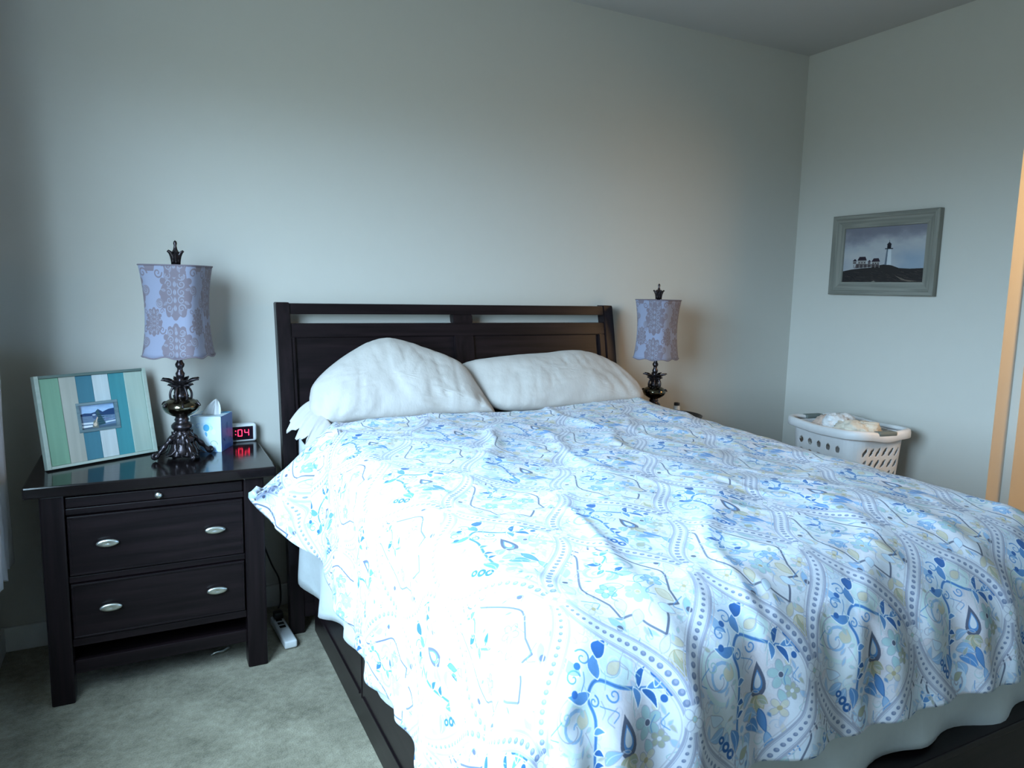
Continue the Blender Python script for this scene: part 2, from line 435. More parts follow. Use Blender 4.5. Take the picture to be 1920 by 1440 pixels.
        for k, a in enumerate((-2.2, -1.57, -.94)): leaf(c, ox, oy - .15, .045, .016, a, [goldp, grn, goldp][k], line=gold)
        for k in range(6): c.stroke(T([(-.014 + k * .005, -.165), (-.010 + k * .004, -.19)]), .0016, gold, .8)
        c.disc(ox, oy + .185, .013, pale); spiral(c, ox, oy + .185, .012, 0, 1.2, .0025, lil)
    # soft all-over ground of small leaves and scrolls
    r_ = np.random.default_rng(11)
    for k in range(230):
        x_, y_ = r_.uniform(0, W), r_.uniform(0, H); q = [pale, tealp, goldp, pk, sky][k % 5]
        if k % 3 == 0: spiral(c, x_, y_, r_.uniform(.007, .014), r_.uniform(0, 6), 1.1, .0022, [lil, teal, sky][k // 3 % 3], .7, [1, -1][k % 2])
        else: leaf(c, x_, y_, r_.uniform(.018, .034), r_.uniform(.008, .015), r_.uniform(0, 6.3), q, line=lil2, al=.75, bend=r_.uniform(-.2, .2))
    cellA(W / 2, H / 2)
    cellB(0, 0)
    for k in range(130):
        x_, y_ = r_.uniform(0, W), r_.uniform(0, H)
        if k % 2: leaf(c, x_, y_, r_.uniform(.012, .022), r_.uniform(.005, .009), r_.uniform(0, 6.3), [sky, teal, blue, grn][k // 2 % 4], line=lil2, al=.8)
        else: c.stroke(spline([(x_, y_), (x_ + r_.uniform(-.015, .015), y_ + .012), (x_ + r_.uniform(-.02, .02), y_ + .026)], 4), .0018, [blue, lil, teal][k // 2 % 3], .8)
    # bands: ogee curves, centred cells A at (W/2,H/2), B at (0,0)
    y = np.linspace(0, H, 181)
    amp = W / 4
    for x0, sg in ((W / 4, 1), (3 * W / 4, -1)):
        f = lambda yy: x0 + sg * amp * (np.cos(2 * PI * yy / H) * .95 - .05 * np.cos(6 * PI * yy / H))
        xs = f(y)
        near = np.abs(np.cos(2 * PI * y / H))           # 1 at the nodes
        dx = np.gradient(xs, y); nx, ny = 1 / np.sqrt(1 + dx * dx), -dx / np.sqrt(1 + dx * dx)
        hw = .0150 * (1 - .45 * near ** 6)
        c.stroke(np.c_[xs, y], hw * 2.0, srgb('d0d3df'))
        for sd in (1, -1):
            c.stroke(np.c_[xs + sd * nx * hw, y + sd * ny * hw], .0048, lil)
            c.stroke(np.c_[xs + sd * nx * (hw + .0065), y + sd * ny * (hw + .0065)], .0022, lil2)
            c.stroke(np.c_[xs + sd * nx * (hw - .004), y + sd * ny * (hw - .004)], .0012, dot, .6)
        ds = np.hypot(np.diff(xs), np.diff(y)); S = np.r_[0, np.cumsum(ds)]
        pos = .006; half = S[-1] / 2
        while pos < S[-1]:
            yy = np.interp(pos, S, y); fr_ = (pos % half) / half; r = .0026 + .0042 * (1 - fr_)
            xx = float(f(yy))
            if .05 < fr_ < .96:
                c.disc(xx, yy, r, dot, 1, r * .85); c.disc(xx + r * .2, yy + r * .2, r * .5, lil, .6)
            pos += .008 + r * 1.35
    # node flowers
    for (nx_, ny_) in ((0, H / 2), (W / 2, 0)):
        c.disc(nx_, ny_, .020, base); flower(c, nx_, ny_, .020, 4, base, gold, 1, PI / 4, lil)
        c.disc(nx_, ny_, .004, teal)
    a = c.a
    # soften very slightly like print on cotton
    a[:] = (a * 2 + np.roll(a, 1, 0) + np.roll(a, -1, 0) + np.roll(a, 1, 1) + np.roll(a, -1, 1)) / 6
    return c.image('duvet_print')

def image_mat(name, im, rough=.9, bump=None, spec=.2, gain=1.0, emit=0):
    m, n, l, b = newmat(name)
    uv = n.new('ShaderNodeUVMap'); uv.uv_map = 'UVMap'
    ti = n.new('ShaderNodeTexImage'); ti.image = im; ti.interpolation = 'Cubic'
    l.new(uv.outputs['UV'], ti.inputs['Vector']); l.new(ti.outputs['Color'], b.inputs['Base Color'])
    b.inputs['Roughness'].default_value = rough; b.inputs['Specular IOR Level'].default_value = spec
    if bump: noise_bump(m, *bump)
    return m

# ------------------------------------------------------------------ room shell
XL, XR, YF, ZC = -.52, 3.46, -4.60, 2.74
def struct(name, x0, x1, y0, y1, z0, z1, mat, parent=None):
    o = box(name, x0, x1, y0, y1, z0, z1, mat, parent, bev=0)
    if parent is None: o['kind'] = 'structure'
    return o
struct('floor', XL - .12, 6.2, YF - .12, .12, -.10, 0, M['carpet'])
struct('ceiling', XL - .12, 6.2, YF - .12, .12, ZC, ZC + .10, M['ceiling'])
struct('wall_back', XL - .12, XR + .118, 0, .12, 0, ZC, M['wall'])
struct('wall_front', XL - .12, 6.2, YF - .12, YF, 0, ZC, M['wall'])
# left wall with window opening
bm = bmesh.new()
y0, y1, z0, z1 = WIN
for q in ((YF, y0, 0, ZC), (y1, 0, 0, ZC), (y0, y1, 0, z0), (y0, y1, z1, ZC)):
    bbox(bm, XL - .12, XL, q[0], q[1], q[2], q[3])
bm_obj('wall_left', bm, M['wall'])['kind'] = 'structure'
# right wall with doorway
DY0, DY1, DZ = -2.10, -1.214, 2.08
bm = bmesh.new()
for q in ((YF, DY0, 0, ZC), (DY1, 0, 0, ZC), (DY0, DY1, DZ, ZC)):
    bbox(bm, XR, XR + .118, q[0], q[1], q[2], q[3])
bm_obj('wall_right', bm, M['wall'])['kind'] = 'structure'
# hallway beyond the doorway
struct('wall_hall', 6.08, 6.2, YF, .12, 0, ZC, M['wall'])
struct('wall_hallway_end', XR + .1185, 6.2, -1.252, -1.0, 0, ZC, M['wall'])
# baseboards
def baseboard(name, x0, x1, y0, y1):
    bm = bmesh.new(); bbox(bm, x0, x1, y0, y1, 0, .095, .004, 2)
    o = bm_obj(name, bm, M['trim']); o['kind'] = 'structure'
baseboard('baseboard_back', XL, XR, -.014, -.0005)
baseboard('baseboard_left', XL + .0005, XL + .014, YF, -.015)
baseboard('baseboard_right', XR - .014, XR - .0005, DY1, -.015)
# window: frame, mullion, sill
wf = tag(bpy.data.objects.new('window_1', None), kind='structure'); COL.objects.link(wf); wf.location = (XL - .06, (y0 + y1) / 2, z0)
def wpart(name, a, b_, c_, d):
    box(name, -.03, .02, a, b_, c_, d, M['trim'], wf, bev=.004)
hy, hz = (y1 - y0) / 2, z1 - z0
wpart('window_frame', -hy, hy, 0, .05); wpart('window_frame', -hy, hy, hz - .05, hz)
wpart('window_frame', -hy, -hy + .05, .05, hz - .05); wpart('window_frame', hy - .05, hy, .05, hz - .05); wpart('mullion', -.02, .02, .05, hz - .05)
box('window_sill', .03, .10, -hy - .03, hy + .03, -.045, -.001, M['trim'], wf, bev=.004)


# ------------------------------------------------------------------ bed frame
def hb_front(z):
    zs = [0, .25, .5, .74, 1.0, 1.20, 1.313]; ys = [-.31, -.295, -.25, -.205, -.165, -.125, -.10]
    return float(np.interp(z, zs, ys))
def curved(name, x0, x1, z0, z1, off, thk, mat, parent, nseg=14, bev=.003):
    bm = bmesh.new(); rings = []
    for i in range(nseg + 1):
        z = z0 + (z1 - z0) * i / nseg; yf = hb_front(z) + off; yb = yf + thk
        if i in (0, nseg): pass
        rings.append([bm.verts.new((x0, yf, z)), bm.verts.new((x1, yf, z)), bm.verts.new((x1, yb, z)), bm.verts.new((x0, yb, z))])
    for i in range(nseg):
        for k in range(4):
            bm.faces.new((rings[i][k], rings[i][(k + 1) % 4], rings[i + 1][(k + 1) % 4], rings[i + 1][k]))
    bm.faces.new(rings[0][::-1]); bm.faces.new(rings[-1])
    bm.normal_update()
    es = [e for e in bm.edges if e.calc_face_angle(0) > .8]
    bmesh.ops.bevel(bm, geom=es, offset=bev, segments=2, affect='EDGES')
    return bm_obj(name, bm, mat, parent)

bed = empty('bed_frame', (1.29, -1.2, 0), 'dark espresso wooden bed frame with panelled sleigh headboard and drawer sides', 'bed')
BX, BY = 1.29, -1.2
hb = bpy.data.objects.new('headboard', None); COL.objects.link(hb); hb.parent = bed; hb.location = (-BX, -BY, 0)
curved('headboard_post', .476, .530, 0, 1.313, 0, .062, M['darkz'], hb)
curved('headboard_post', 2.046, 2.100, 0, 1.313, 0, .062, M['darkz'], hb)
curved('top_rail', .53, 2.046, 1.266, 1.309, .004, .05, M['dark'], hb, 4)
curved('middle_rail', .53, 2.046, 1.173, 1.228, .008, .045, M['dark'], hb, 4)
curved('center_stile', 1.24, 1.334, 1.228, 1.266, .008, .045, M['darkz'], hb, 3)
curved('center_stile', 1.24, 1.334, .36, 1.173, .008, .045, M['darkz'], hb)
curved('side_stile', .53, .545, .36, 1.173, .008, .045, M['darkz'], hb)
curved('side_stile', 2.012, 2.046, .36, 1.173, .008, .045, M['darkz'], hb)
curved('panel', .545, 1.24, .30, 1.173, .024, .02, M['dark'], hb, bev=.001)
curved('panel', 1.334, 2.012, .30, 1.173, .024, .02, M['dark'], hb, bev=.001)
curved('bottom_rail', .53, 2.046, .06, .36, .008, .045, M['dark'], hb, 4)

def bpart(name, x0, x1, y0, y1, z0, z1, mat=None, bev=.003, parent=None):
    return box(name, x0 - BX, x1 - BX, y0 - BY, y1 - BY, z0, z1, mat or M['darky'], parent or bed, bev)
for (xo, xi) in ((.567, .600), (2.013, 1.98)):
    s = -1 if xo < 1 else 1
    xa, xb = min(xo, xi), max(xo, xi)
    bpart('side_rail', xa, xb, -2.205, -.315, .004, .100)
    bpart('side_rail', xa, xb, -2.205, -.315, .325, .362)
    bpart('side_panel', xa + .012, xb - .012, -2.205, -.315, .1, .325)
    for (ya, yb) in ((-1.040, -.345), (-1.745, -1.052), (-2.200, -1.757)):
        pa, pb = (xo - .006, xo + .012) if s < 0 else (xo - .012, xo + .006)
        d = bpart('side_drawer', pa, pb, ya, yb, .106, .321)
        # recessed centre field of the drawer front
        pa2, pb2 = (xo - .011, xo - .004) if s < 0 else (xo + .004, xo + .011)
        box('drawer_moulding', pa2 - BX, pb2 - BX, ya + .012 - BY, yb - .012 - BY, .118, .128, M['darky'], d, .002)
bpart('footboard', .567, 2.013, -2.245, -2.207, .004, .375, M['dark'])
bpart('footboard_cap', .555, 2.025, -2.255, -2.197, .3755, .395, M['dark'])
bpart('slat_deck', .60, 1.98, -2.195, -.36, .335, .360, M['dark'])

# mattress
bm = bmesh.new(); bbox(bm, .545, 2.035, -2.190, -.285, .3965, .800, .05, 5)
mt = bm_obj('mattress', bm, M['sheet'], None, True)
tag(mt, 'thick mattress in a pale fitted sheet on the dark bed frame', 'mattress')

# flat sheet hanging at the left side and at the foot, below the duvet
def ribbon():
    P = []   # path along the mattress edge: (x, y, top z, hem z)
    for y in np.linspace(-.30, -2.10, 60):
        hem = np.interp(-y, [.30, .36, .66, .85, 1.1, 1.6, 2.10], [.34, .245, .235, .29, .34, .36, .40])
        P.append((.520 + .006 * math.sin(y * 17), y, .64 if y < -.5 else .80, hem, (-1, 0)))
    for a in np.linspace(0, PI / 2, 9)[1:-1]:
        P.append((.60 - .080 * math.cos(a), -2.13 - .080 * math.sin(a), .64, .42, (-math.cos(a), -math.sin(a))))
    for x in np.linspace(.60, 1.98, 60):
        hem = .40 + .016 * math.sin(x * 9) + (-.030 if x > 1.45 else 0) * min(1, (x - 1.45) * 6)
        P.append((x, -2.212 + .005 * math.sin(x * 13), .64, hem, (0, -1)))
    vs, fs = [], []; nz = 16
    for i, (x, y, zt, zh, nrm) in enumerate(P):
        for k in range(nz + 1):
            t = k / nz; z = zt + (zh - zt) * t
            bulge = .018 * math.sin(i * .55) * t * t + .010 * noise.noise(Vector((i * .16, z * 7, 3)))
            vs.append((x + nrm[0] * (bulge + .006), y + nrm[1] * (bulge + .006), z))
    m_ = len(P)
    for i in range(m_ - 1):
        for k in range(nz):
            a = i * (nz + 1) + k; fs.append((a, a + nz + 1, a + nz + 2, a + 1))
    o = mesh('flat_sheet', vs, fs, M['sheet'], None, True)
    md = o.modifiers.new('s', 'SOLIDIFY'); md.thickness = .003; md.offset = 1
    return tag(o, 'plain pale flat sheet hanging out from under the patterned duvet', 'sheet')
ribbon()

# ------------------------------------------------------------------ duvet
def make_duvet():
    xl, xr, yh, yf = .625, 1.985, -.47, -2.055
    Wt, Lt = xr - xl, yh - yf
    Rl, Rf = .115, .205
    nu1, nu2, nu3 = 70, 170, 40
    nv1, nv2 = 210, 70
    LF = .43; LR = .45
    u_l = np.linspace(1, 0, nu1, endpoint=False)     # 1 at the left hem -> 0 at the edge
    cols = [('L', u) for u in u_l] + [('T', u) for u in np.linspace(0, 1, nu2, endpoint=False)] + [('R', u) for u in np.linspace(0, 1, nu3)]
    rows = list(np.linspace(0, Lt, nv1, endpoint=False)) + list(Lt + LF * np.linspace(0, 1, nv2))
    vs, uv = [], []
    def prof(r, R, phm):
        # arc of radius R bending to angle phm, then straight; returns outward, down
        arc = R * phm
        if r <= arc: return R * math.sin(r / R), R * (1 - math.cos(r / R))
        e = r - arc
        return R * math.sin(phm) + e * math.cos(phm), R * (1 - math.cos(phm)) + e * math.sin(phm)
    for b in rows:
        ob = max(0, b - Lt)
        fl = math.exp(-(b / .20) ** 2)                  # flare of the head corner
        LH = float(np.interp(b, [0, .12, .25, .45, .70, 1.2, 1.5, 1.75], [.375, .38, .42, .475, .53, .53, .525, .50]))
        for kind, u in cols:
            oa = 0; side = 0
            if kind == 'L': oa = u * LH; side = -1; a = -oa; x = xl
            elif kind == 'T': a = u * Wt; x = xl + a
            else: oa = u * LR; side = 1; a = Wt + oa; x = xr
            y = yh - min(b, Lt)
            z = float(np.interp(-y, [.47, .9, 1.8, 2.11], [.884, .874, .862, .848]))
            # gentle crown across the bed
            cx = (x - 1.305) / .68; z += .012 * (1 - cx * cx) - .006 + .026 * math.exp(-(b / .45) ** 2) * float(smoothstep(1.5, 1.95, x))
            r = math.hypot(oa, ob)
            nrm = Vector((0, 0, 1))
            if r > 0:
                da, db = oa / r, ob / r
                R = Rl * da * da + Rf * db * db
                phm = math.radians(86 - 56 * fl * (side < 0) - 4 * db)
                out, dn = prof(r, R, phm)
                dirx, diry = side * da, -db
                ang = min(r / R, phm)
                # hanging folds
                g = smoothstep(.08, .35, r)
                if db > .3:
                    xx = a if da < .2 else a + 0
                    f = .007 * math.sin(xx * 19 + .6) + .007 * math.sin(xx * 47 + 2 * noise.noise(Vector((xx * 3, 0, 0)))) - .035 * math.exp(-((xx - .33) / .055) ** 2) + .02 * math.exp(-((xx - .18) / .07) ** 2)
                    out += f * g * db
                if side < 0:
                    yy = b
                    f = (.012 * math.sin(yy * 15) + .008 * math.sin(yy * 33 + 1)) * (1 - .7 * fl)
                    f -= .085 * math.exp(-((b - .10 - .30 * oa) / .026) ** 2) * smoothstep(.02, .10, oa) * (1 - smoothstep(.26, .36, oa))
                    out += f * (g if b > .2 else smoothstep(.02, .1, r)) * da
                x += dirx * out; y += diry * out; z -= dn
                nrm = Vector((dirx * math.sin(ang), diry * math.sin(ang), math.cos(ang)))
                if side < 0: y -= .70 * oa * math.exp(-b / .22)
            # surface relief
            p2 = Vector((a, b, 0))
            d = .013 * noise.noise(p2 * 2.1) + .007 * noise.noise(Vector((a * 4.2 + b * 2, b * 3.1 - a, 5)))
            rd = noise.noise(Vector((a * 2.2 + b * 2.0, b * 1.3 - a * 2.2, 9)))
            d += .007 * math.exp(-(rd / .12) ** 2)
            rd2 = noise.noise(Vector((a * 5.5 - b * 2.0, b * 4.5 + a * 1.2, 2)))
            d += .0032 * math.exp(-(rd2 / .14) ** 2)
            d += .0016 * noise.noise(Vector((a * 13 + b * 3.0, b * 12 - a * 3, 7)))
            # turned seam near the head edge
            if b < .30 and kind != 'R': d += .010 * math.exp(-((b - .065 - .12 * max(0, .35 - a)) / .012) ** 2) * (1 - smoothstep(.3, .6, a))
            if b < .02: d -= .012
            P = Vector((x, y, z)) + nrm * d
            vs.append(P); uv.append(((a + .0) / TW, -b / TH))
    nc = len(cols); nr = len(rows)
    fs = []
    for j in range(nr - 1):
        for i in range(nc - 1):
            q = j * nc + i; fs.append((q, q + nc, q + nc + 1, q + 1))
    uv = np.array(uv)
    # put medallion rows where the photograph has them
    uv[:, 0] += .5 - ((.935 - xl) / TW); uv[:, 1] += .5 + (1.86 / TH)
    im = duvet_tile()
    mat = image_mat('duvet_cotton', im, .85, (14, .22, .012, 5, 'Object'), .15)
    noise_bump(mat, 45, .18, .004, 4)
    mat.node_tree.nodes['Principled BSDF'].inputs['Sheen Weight'].default_value = .1
    o = mesh('duvet', vs, fs, mat, None, True, uv)
    md = o.modifiers.new('thickness', 'SOLIDIFY'); md.thickness = .022; md.offset = -1
    md.use_rim = True
    tag(o, 'white duvet with a blue and grey medallion print spread over the bed', 'duvet')
make_duvet()

# ------------------------------------------------------------------ pillows
def pillow(name, outline, base, d, thick, label, seed, crease):
    # outline points are (x, t) in the leaning plane through `base` with up-direction d
    O = spline([*outline, outline[0]], 6)[:-1]
    d = Vector(d).normalized(); n = Vector((1, 0, 0)).cross(d); n.normalize()
    if n.y > 0: n = -n            # faces the room
    c = O.mean(0); m_ = len(O); NR = 26
    vs, fs = [], []
    L = [1 - (k / NR) for k in range(NR)]
    for side in (1, -1):
        for k, r in enumerate(L):
            if side == -1 and k == 0: continue
            for p in O:
                q = c + (p - c) * r
                h = thick * (1 - r ** 2.6) ** .55
                P = Vector((q[0], base[1], base[2])) + d * float(q[1])
                nz = .012 * noise.noise(Vector((q[0] * 7, q[1] * 5, seed))) * (1 - r ** 4)
                w1 = math.exp(-(noise.noise(Vector((q[0] * 14 + q[1] * 5 * (q[0] - c[0]) * 3, q[1] * 3.5, seed + 3))) / .10) ** 2)
                low = math.exp(-max(0, q[1]) / .16)
                nz -= crease * w1 * (.15 + low)
                w2 = math.exp(-(noise.noise(Vector((q[0] * 9 - q[1] * 12, q[1] * 9 + q[0] * 4, seed + 8))) / .08) ** 2)
                nz -= crease * .25 * w2
                vs.append(P + n * side * (h + (nz if r < 1 else 0)) + (Vector((0, 0, -1)) * 0))
        vs.append(Vector((float(c[0]), base[1], base[2])) + d * float(c[1]) + n * side * thick)
    F = len(L) * m_; cf = F
    for k in range(NR - 1):
        for i in range(m_):
            a, b_ = k * m_ + i, k * m_ + (i + 1) % m_
            fs.append((a, b_, b_ + m_, a + m_))
    for i in range(m_): fs.append(((NR - 1) * m_ + i, (NR - 1) * m_ + (i + 1) % m_, cf))
    off = F + 1
    def bidx(k, i): return i if k == 0 else off + (k - 1) * m_ + i
    for k in range(NR - 1):
        for i in range(m_):
            j = (i + 1) % m_
            fs.append((bidx(k, i), bidx(k + 1, i), bidx(k + 1, j), bidx(k, j)))
    cb = len(vs) - 1
    for i in range(m_): fs.append((bidx(NR - 1, i), cb, bidx(NR - 1, (i + 1) % m_)))
    o = mesh(name, vs, fs, M['pillow'], None, True)
    return tag(o, label, 'pillow', 'pillows on the bed')

pl1 = pillow('pillow', [(.548, .085), (.565, .135), (.612, .190), (.692, .255), (.785, .312), (.865, .340), (.94, .335), (1.036, .298), (1.15, .243), (1.215, .19), (1.25, .10), (1.295, -.02), (1.26, -.035), (1.11, -.03), (.906, -.03), (.735, -.03), (.60, -.025), (.545, .03)],
       (0, -.425, .895), (0, .60, .80), .085, 'plump off-white pillow propped up at the left half of the headboard', 4, .010)
pillow('pillow', [(1.24, .10), (1.20, .20), (1.25, .238), (1.451, .262), (1.648, .275), (1.783, .284), (1.90, .272), (2.0, .22), (2.065, .143), (2.10, .05), (2.07, -.02), (1.919, -.03), (1.632, -.035), (1.42, -.03), (1.30, .0)],
       (0, -.40, .895), (0, .72, .694), .075, 'flatter off-white pillow lying at the right half of the headboard', 21, .007)
# open hem of the left pillowcase, drooping at the bed edge
vs, fs = [], []
NA, NB = 26, 12
for i in range(NA):
    t = i / (NA - 1)
    A = Vector((.565, -.36, .955)).lerp(Vector((.610, -.47, .872)), t)
    for j in range(NB):
        s = j / (NB - 1)
        rip = .014 * math.sin(t * 22 + s * 2) * s + .008 * math.sin(t * 47) * s
        B = A + Vector((-.105 * s * (1 - .35 * t), -.035 * s - .05 * s * t, -.055 * s * s - .03 * s + rip)) + Vector((rip * .8, 0, 0))
        vs.append(B)
for i in range(NA - 1):
    for j in range(NB - 1):
        a = i * NB + j; fs.append((a, a + 1, a + NB + 1, a + NB))
fl = mesh('pillowcase_hem', vs, fs, M['pillow'], pl1, True)
md = fl.modifiers.new('s', 'SOLIDIFY'); md.thickness = .004
fl['label'] = 'open ruffled end of the pillowcase'

# ------------------------------------------------------------------ nightstands
def nightstand(loc, label, w=.675, top_w=.755, h=.745, detail=True):
    r = empty('nightstand', loc, label, 'nightstand', 0, 'nightstands beside the bed')
    hw = w / 2; tz = h - .037
    P = lambda name, x0, x1, y0, y1, z0, z1, mat='dark', bev=.003, par=None: box(name, x0, x1, y0, y1, z0, z1, M[mat], par or r, bev)
    P('top', -top_w / 2, top_w / 2, -.255, .245, tz, h, 'top', .005)
    L = .068
    for sx in (-1, 1):
        for sy in (-1, 1):
            x0, x1 = (-hw, -hw + L) if sx < 0 else (hw - L, hw)
            ya, yb = (-.235, -.235 + L) if sy < 0 else (.235 - L, .235)
            P('leg', x0, x1, ya, yb, 0, tz - .0005, 'darkz', .006)
    yi = -.222
    ix = hw - L
    P('side_panel', -hw + .016, -hw + .034, -.166, .166, .19, tz - .001, 'darkz', .001)
    P('side_panel', hw - .034, hw - .016, -.166, .166, .19, tz - .001, 'darkz', .001)
    P('back_panel', -ix, ix, .20, .212, .19, tz - .001, 'dark', .001)
    # rails across the front
    P('rail', -ix, ix, yi, yi + .03, tz - .010, tz - .0005)
    tr = P('pull_out_tray', -ix + .003, ix - .003, yi - .004, yi + .40, tz - .047, tz - .012)
    P('rail', -ix, ix, yi, yi + .03, .636, tz - .050)
    P('rail', -ix, ix, yi, yi + .03, .408, .430)
    P('rail', -ix, ix, yi, yi + .03, .190, .216)
    vs, fs = lathe_vf([(0.0001, -.003), (.005, -.002), (.005, .006), (.0105, .011), (.012, .016), (.010, .021), (.004, .0235), (.0001, .0238)], 20)
    kn = mesh('knob', [(x, -z, y) for x, y, z in vs], [f[::-1] for f in fs], M['nickel'], tr, True)
    kn.location = (.0, yi - .004, tz - .029)
    for (z0, z1) in ((.433, .632), (.219, .405)):
        dr = P('drawer', -ix + .004, ix - .004, yi - .006, yi + .36, z0, z1, 'dark', .003)
        # thin raised lip around the drawer front
        bm = bmesh.new()
        for q in ((-ix + .006, ix - .006, z1 - .008, z1 - .002), (-ix + .006, ix - .006, z0 + .002, z0 + .008), (-ix + .006, -ix + .012, z0 + .008, z1 - .008), (ix - .012, ix - .006, z0 + .008, z1 - .008)):
            bbox(bm, q[0], q[1], yi - .0085, yi - .0055, q[2], q[3], .0008, 1)
        bm_obj('drawer_edge', bm, M['dark'], dr)
        zc = (z0 + z1) / 2 + .003
        for sx in (-.155, .172):
            vs, fs = [], []
            nu, nv = 24, 10
            for j in range(nv + 1):
                th = PI * j / nv
                for i in range(nu):
                    a = 2 * PI * i / nu
                    X = .034 * math.sin(th) * math.cos(a); Z = .0135 * math.sin(th) * math.sin(a)
                    Y = -.010 * math.cos(th) - .006 * math.sin(th)
                    vs.append((sx + X, yi - .013 + Y, zc + Z))
            for j in range(nv):
                for i in range(nu):
                    a_, b_ = j * nu + i, j * nu + (i + 1) % nu
                    fs.append((a_, b_, b_ + nu, a_ + nu))
            mesh('handle', vs, fs, M['nickel'], dr, True)['label'] = 'oval brushed nickel handle'
    P('lower_shelf', -ix - .01, ix + .01, -.20, .20, .105, .128)
    P('shelf_rail', -ix, ix, -.215, -.195, .092, .138)
    return r
nightstand((.0215, -.265, 0), 'dark wooden nightstand with two drawers left of the bed', w=.676, top_w=.755)
nightstand((2.375, -.275, 0), 'dark nightstand hidden behind the right side of the bed', w=.43, top_w=.47, h=.715)

# ------------------------------------------------------------------ table lamps
def shade_print():
    # printed damask for the lampshade: circumference x height
    c = Canvas(.80, .33, 1500, srgb('84869a'), wrap=True)
    mv = srgb('6f646e'); mv2 = srgb('776f7b'); hi = srgb('838493'); w = srgb('d9dde9')
    def damask(ox, oy, s):
        t = np.linspace(0, 2 * PI, 40)
        rx = s * (.052 + .006 * np.cos(6 * t)); ry = s * (.075 + .006 * np.cos(8 * t))
        c.poly(np.c_[ox + rx * np.cos(t), oy + ry * np.sin(t) - .012 * s * np.cos(t) ** 2 * (np.sin(t) < 0)], mv)
        for k in range(12):
            a = 2 * PI * k / 12; c.disc(ox + .052 * s * math.cos(a), oy + .072 * s * math.sin(a), .010 * s, mv)
        for k in range(5):
            for sx in (-1, 1):
                spiral(c, ox + sx * s * .022, oy + s * (-.045 + .024 * k), .013 * s, k, 1.3, .0035 * s, hi, .9, sx)
            leaf(c, ox, oy + s * (-.055 + .024 * k), .022 * s, .012 * s, PI / 2, hi, mv, line=mv)
        for k in range(9):
            a = 2 * PI * k / 9 + .2; leaf(c, ox + .036 * s * math.cos(a), oy + .052 * s * math.sin(a), .018 * s, .008 * s, a, mv2, hi, line=hi)
        for sx in (-1, 1): spiral(c, ox + sx * s * .06, oy + s * .06, .016 * s, 0, 1.2, .005 * s, mv, 1, sx)
    for k in range(4):
        ox = .10 + .20 * k
        damask(ox, .225, 1.15); damask(ox, .035, 1.05)
        damask(ox + .10, .125, .62); c.poly([(ox + .085, .30), (ox + .115, .30), (ox + .125, .33), (ox + .075, .33)], mv)
        for (dx, dy) in ((.072, .235), (.068, .055), (-.072, .19)):
            c.disc(ox + dx, dy, .017, mv2); spiral(c, ox + dx, dy, .014, k, 1.5, .0030, hi)
            spiral(c, ox + dx, dy, .022, k + 2, .7, .003, mv, .8)
    return c.image('shade_print')
im_shade = shade_print()
M['shade'] = image_mat('shade_fabric', im_shade, .75, (220, .12, .001, 2, 'Object'), .3)
M['shade'].node_tree.nodes['Principled BSDF'].inputs['Sheen Weight'].default_value = .2
M['lining'] = simple('shade_lining', (.62, .60, .58), .9)

def leaf_vf(base_r, tip_r, z0, z1, ang, width, curl=.0, n=9, base=0):
    """a pointed acanthus leaf rising from radius base_r,z0 and curling out to tip_r,z1"""
    vs, fs = [], []
    for i in range(n):
        t = i / (n - 1)
        r = base_r + (tip_r - base_r) * t ** 1.6
        z = z0 + (z1 - z0) * math.sin(t * PI / 2 * (1 + curl)) / math.sin(PI / 2 * (1 + curl)) if curl < .9 else z0 + (z1 - z0) * t
        w = width * (math.sin(PI * min(1, t * .85 + .15)) ** .8) * (1 + .22 * math.cos(t * 16)) * (1 - t ** 6) + .0008
        for s, dz in ((-1, .0), (-.5, -.003), (0, -.006), (.5, -.003), (1, 0)):
            rr = r - dz * .8; a = ang + s * w / max(r, .012)
            vs.append((rr * math.cos(a), rr * math.sin(a), z + (abs(s) - .5) * .006))
    for i in range(n - 1):
        for k in range(4):
            a = base + i * 5 + k; fs.append((a, a + 1, a + 6, a + 5))
    return vs, fs

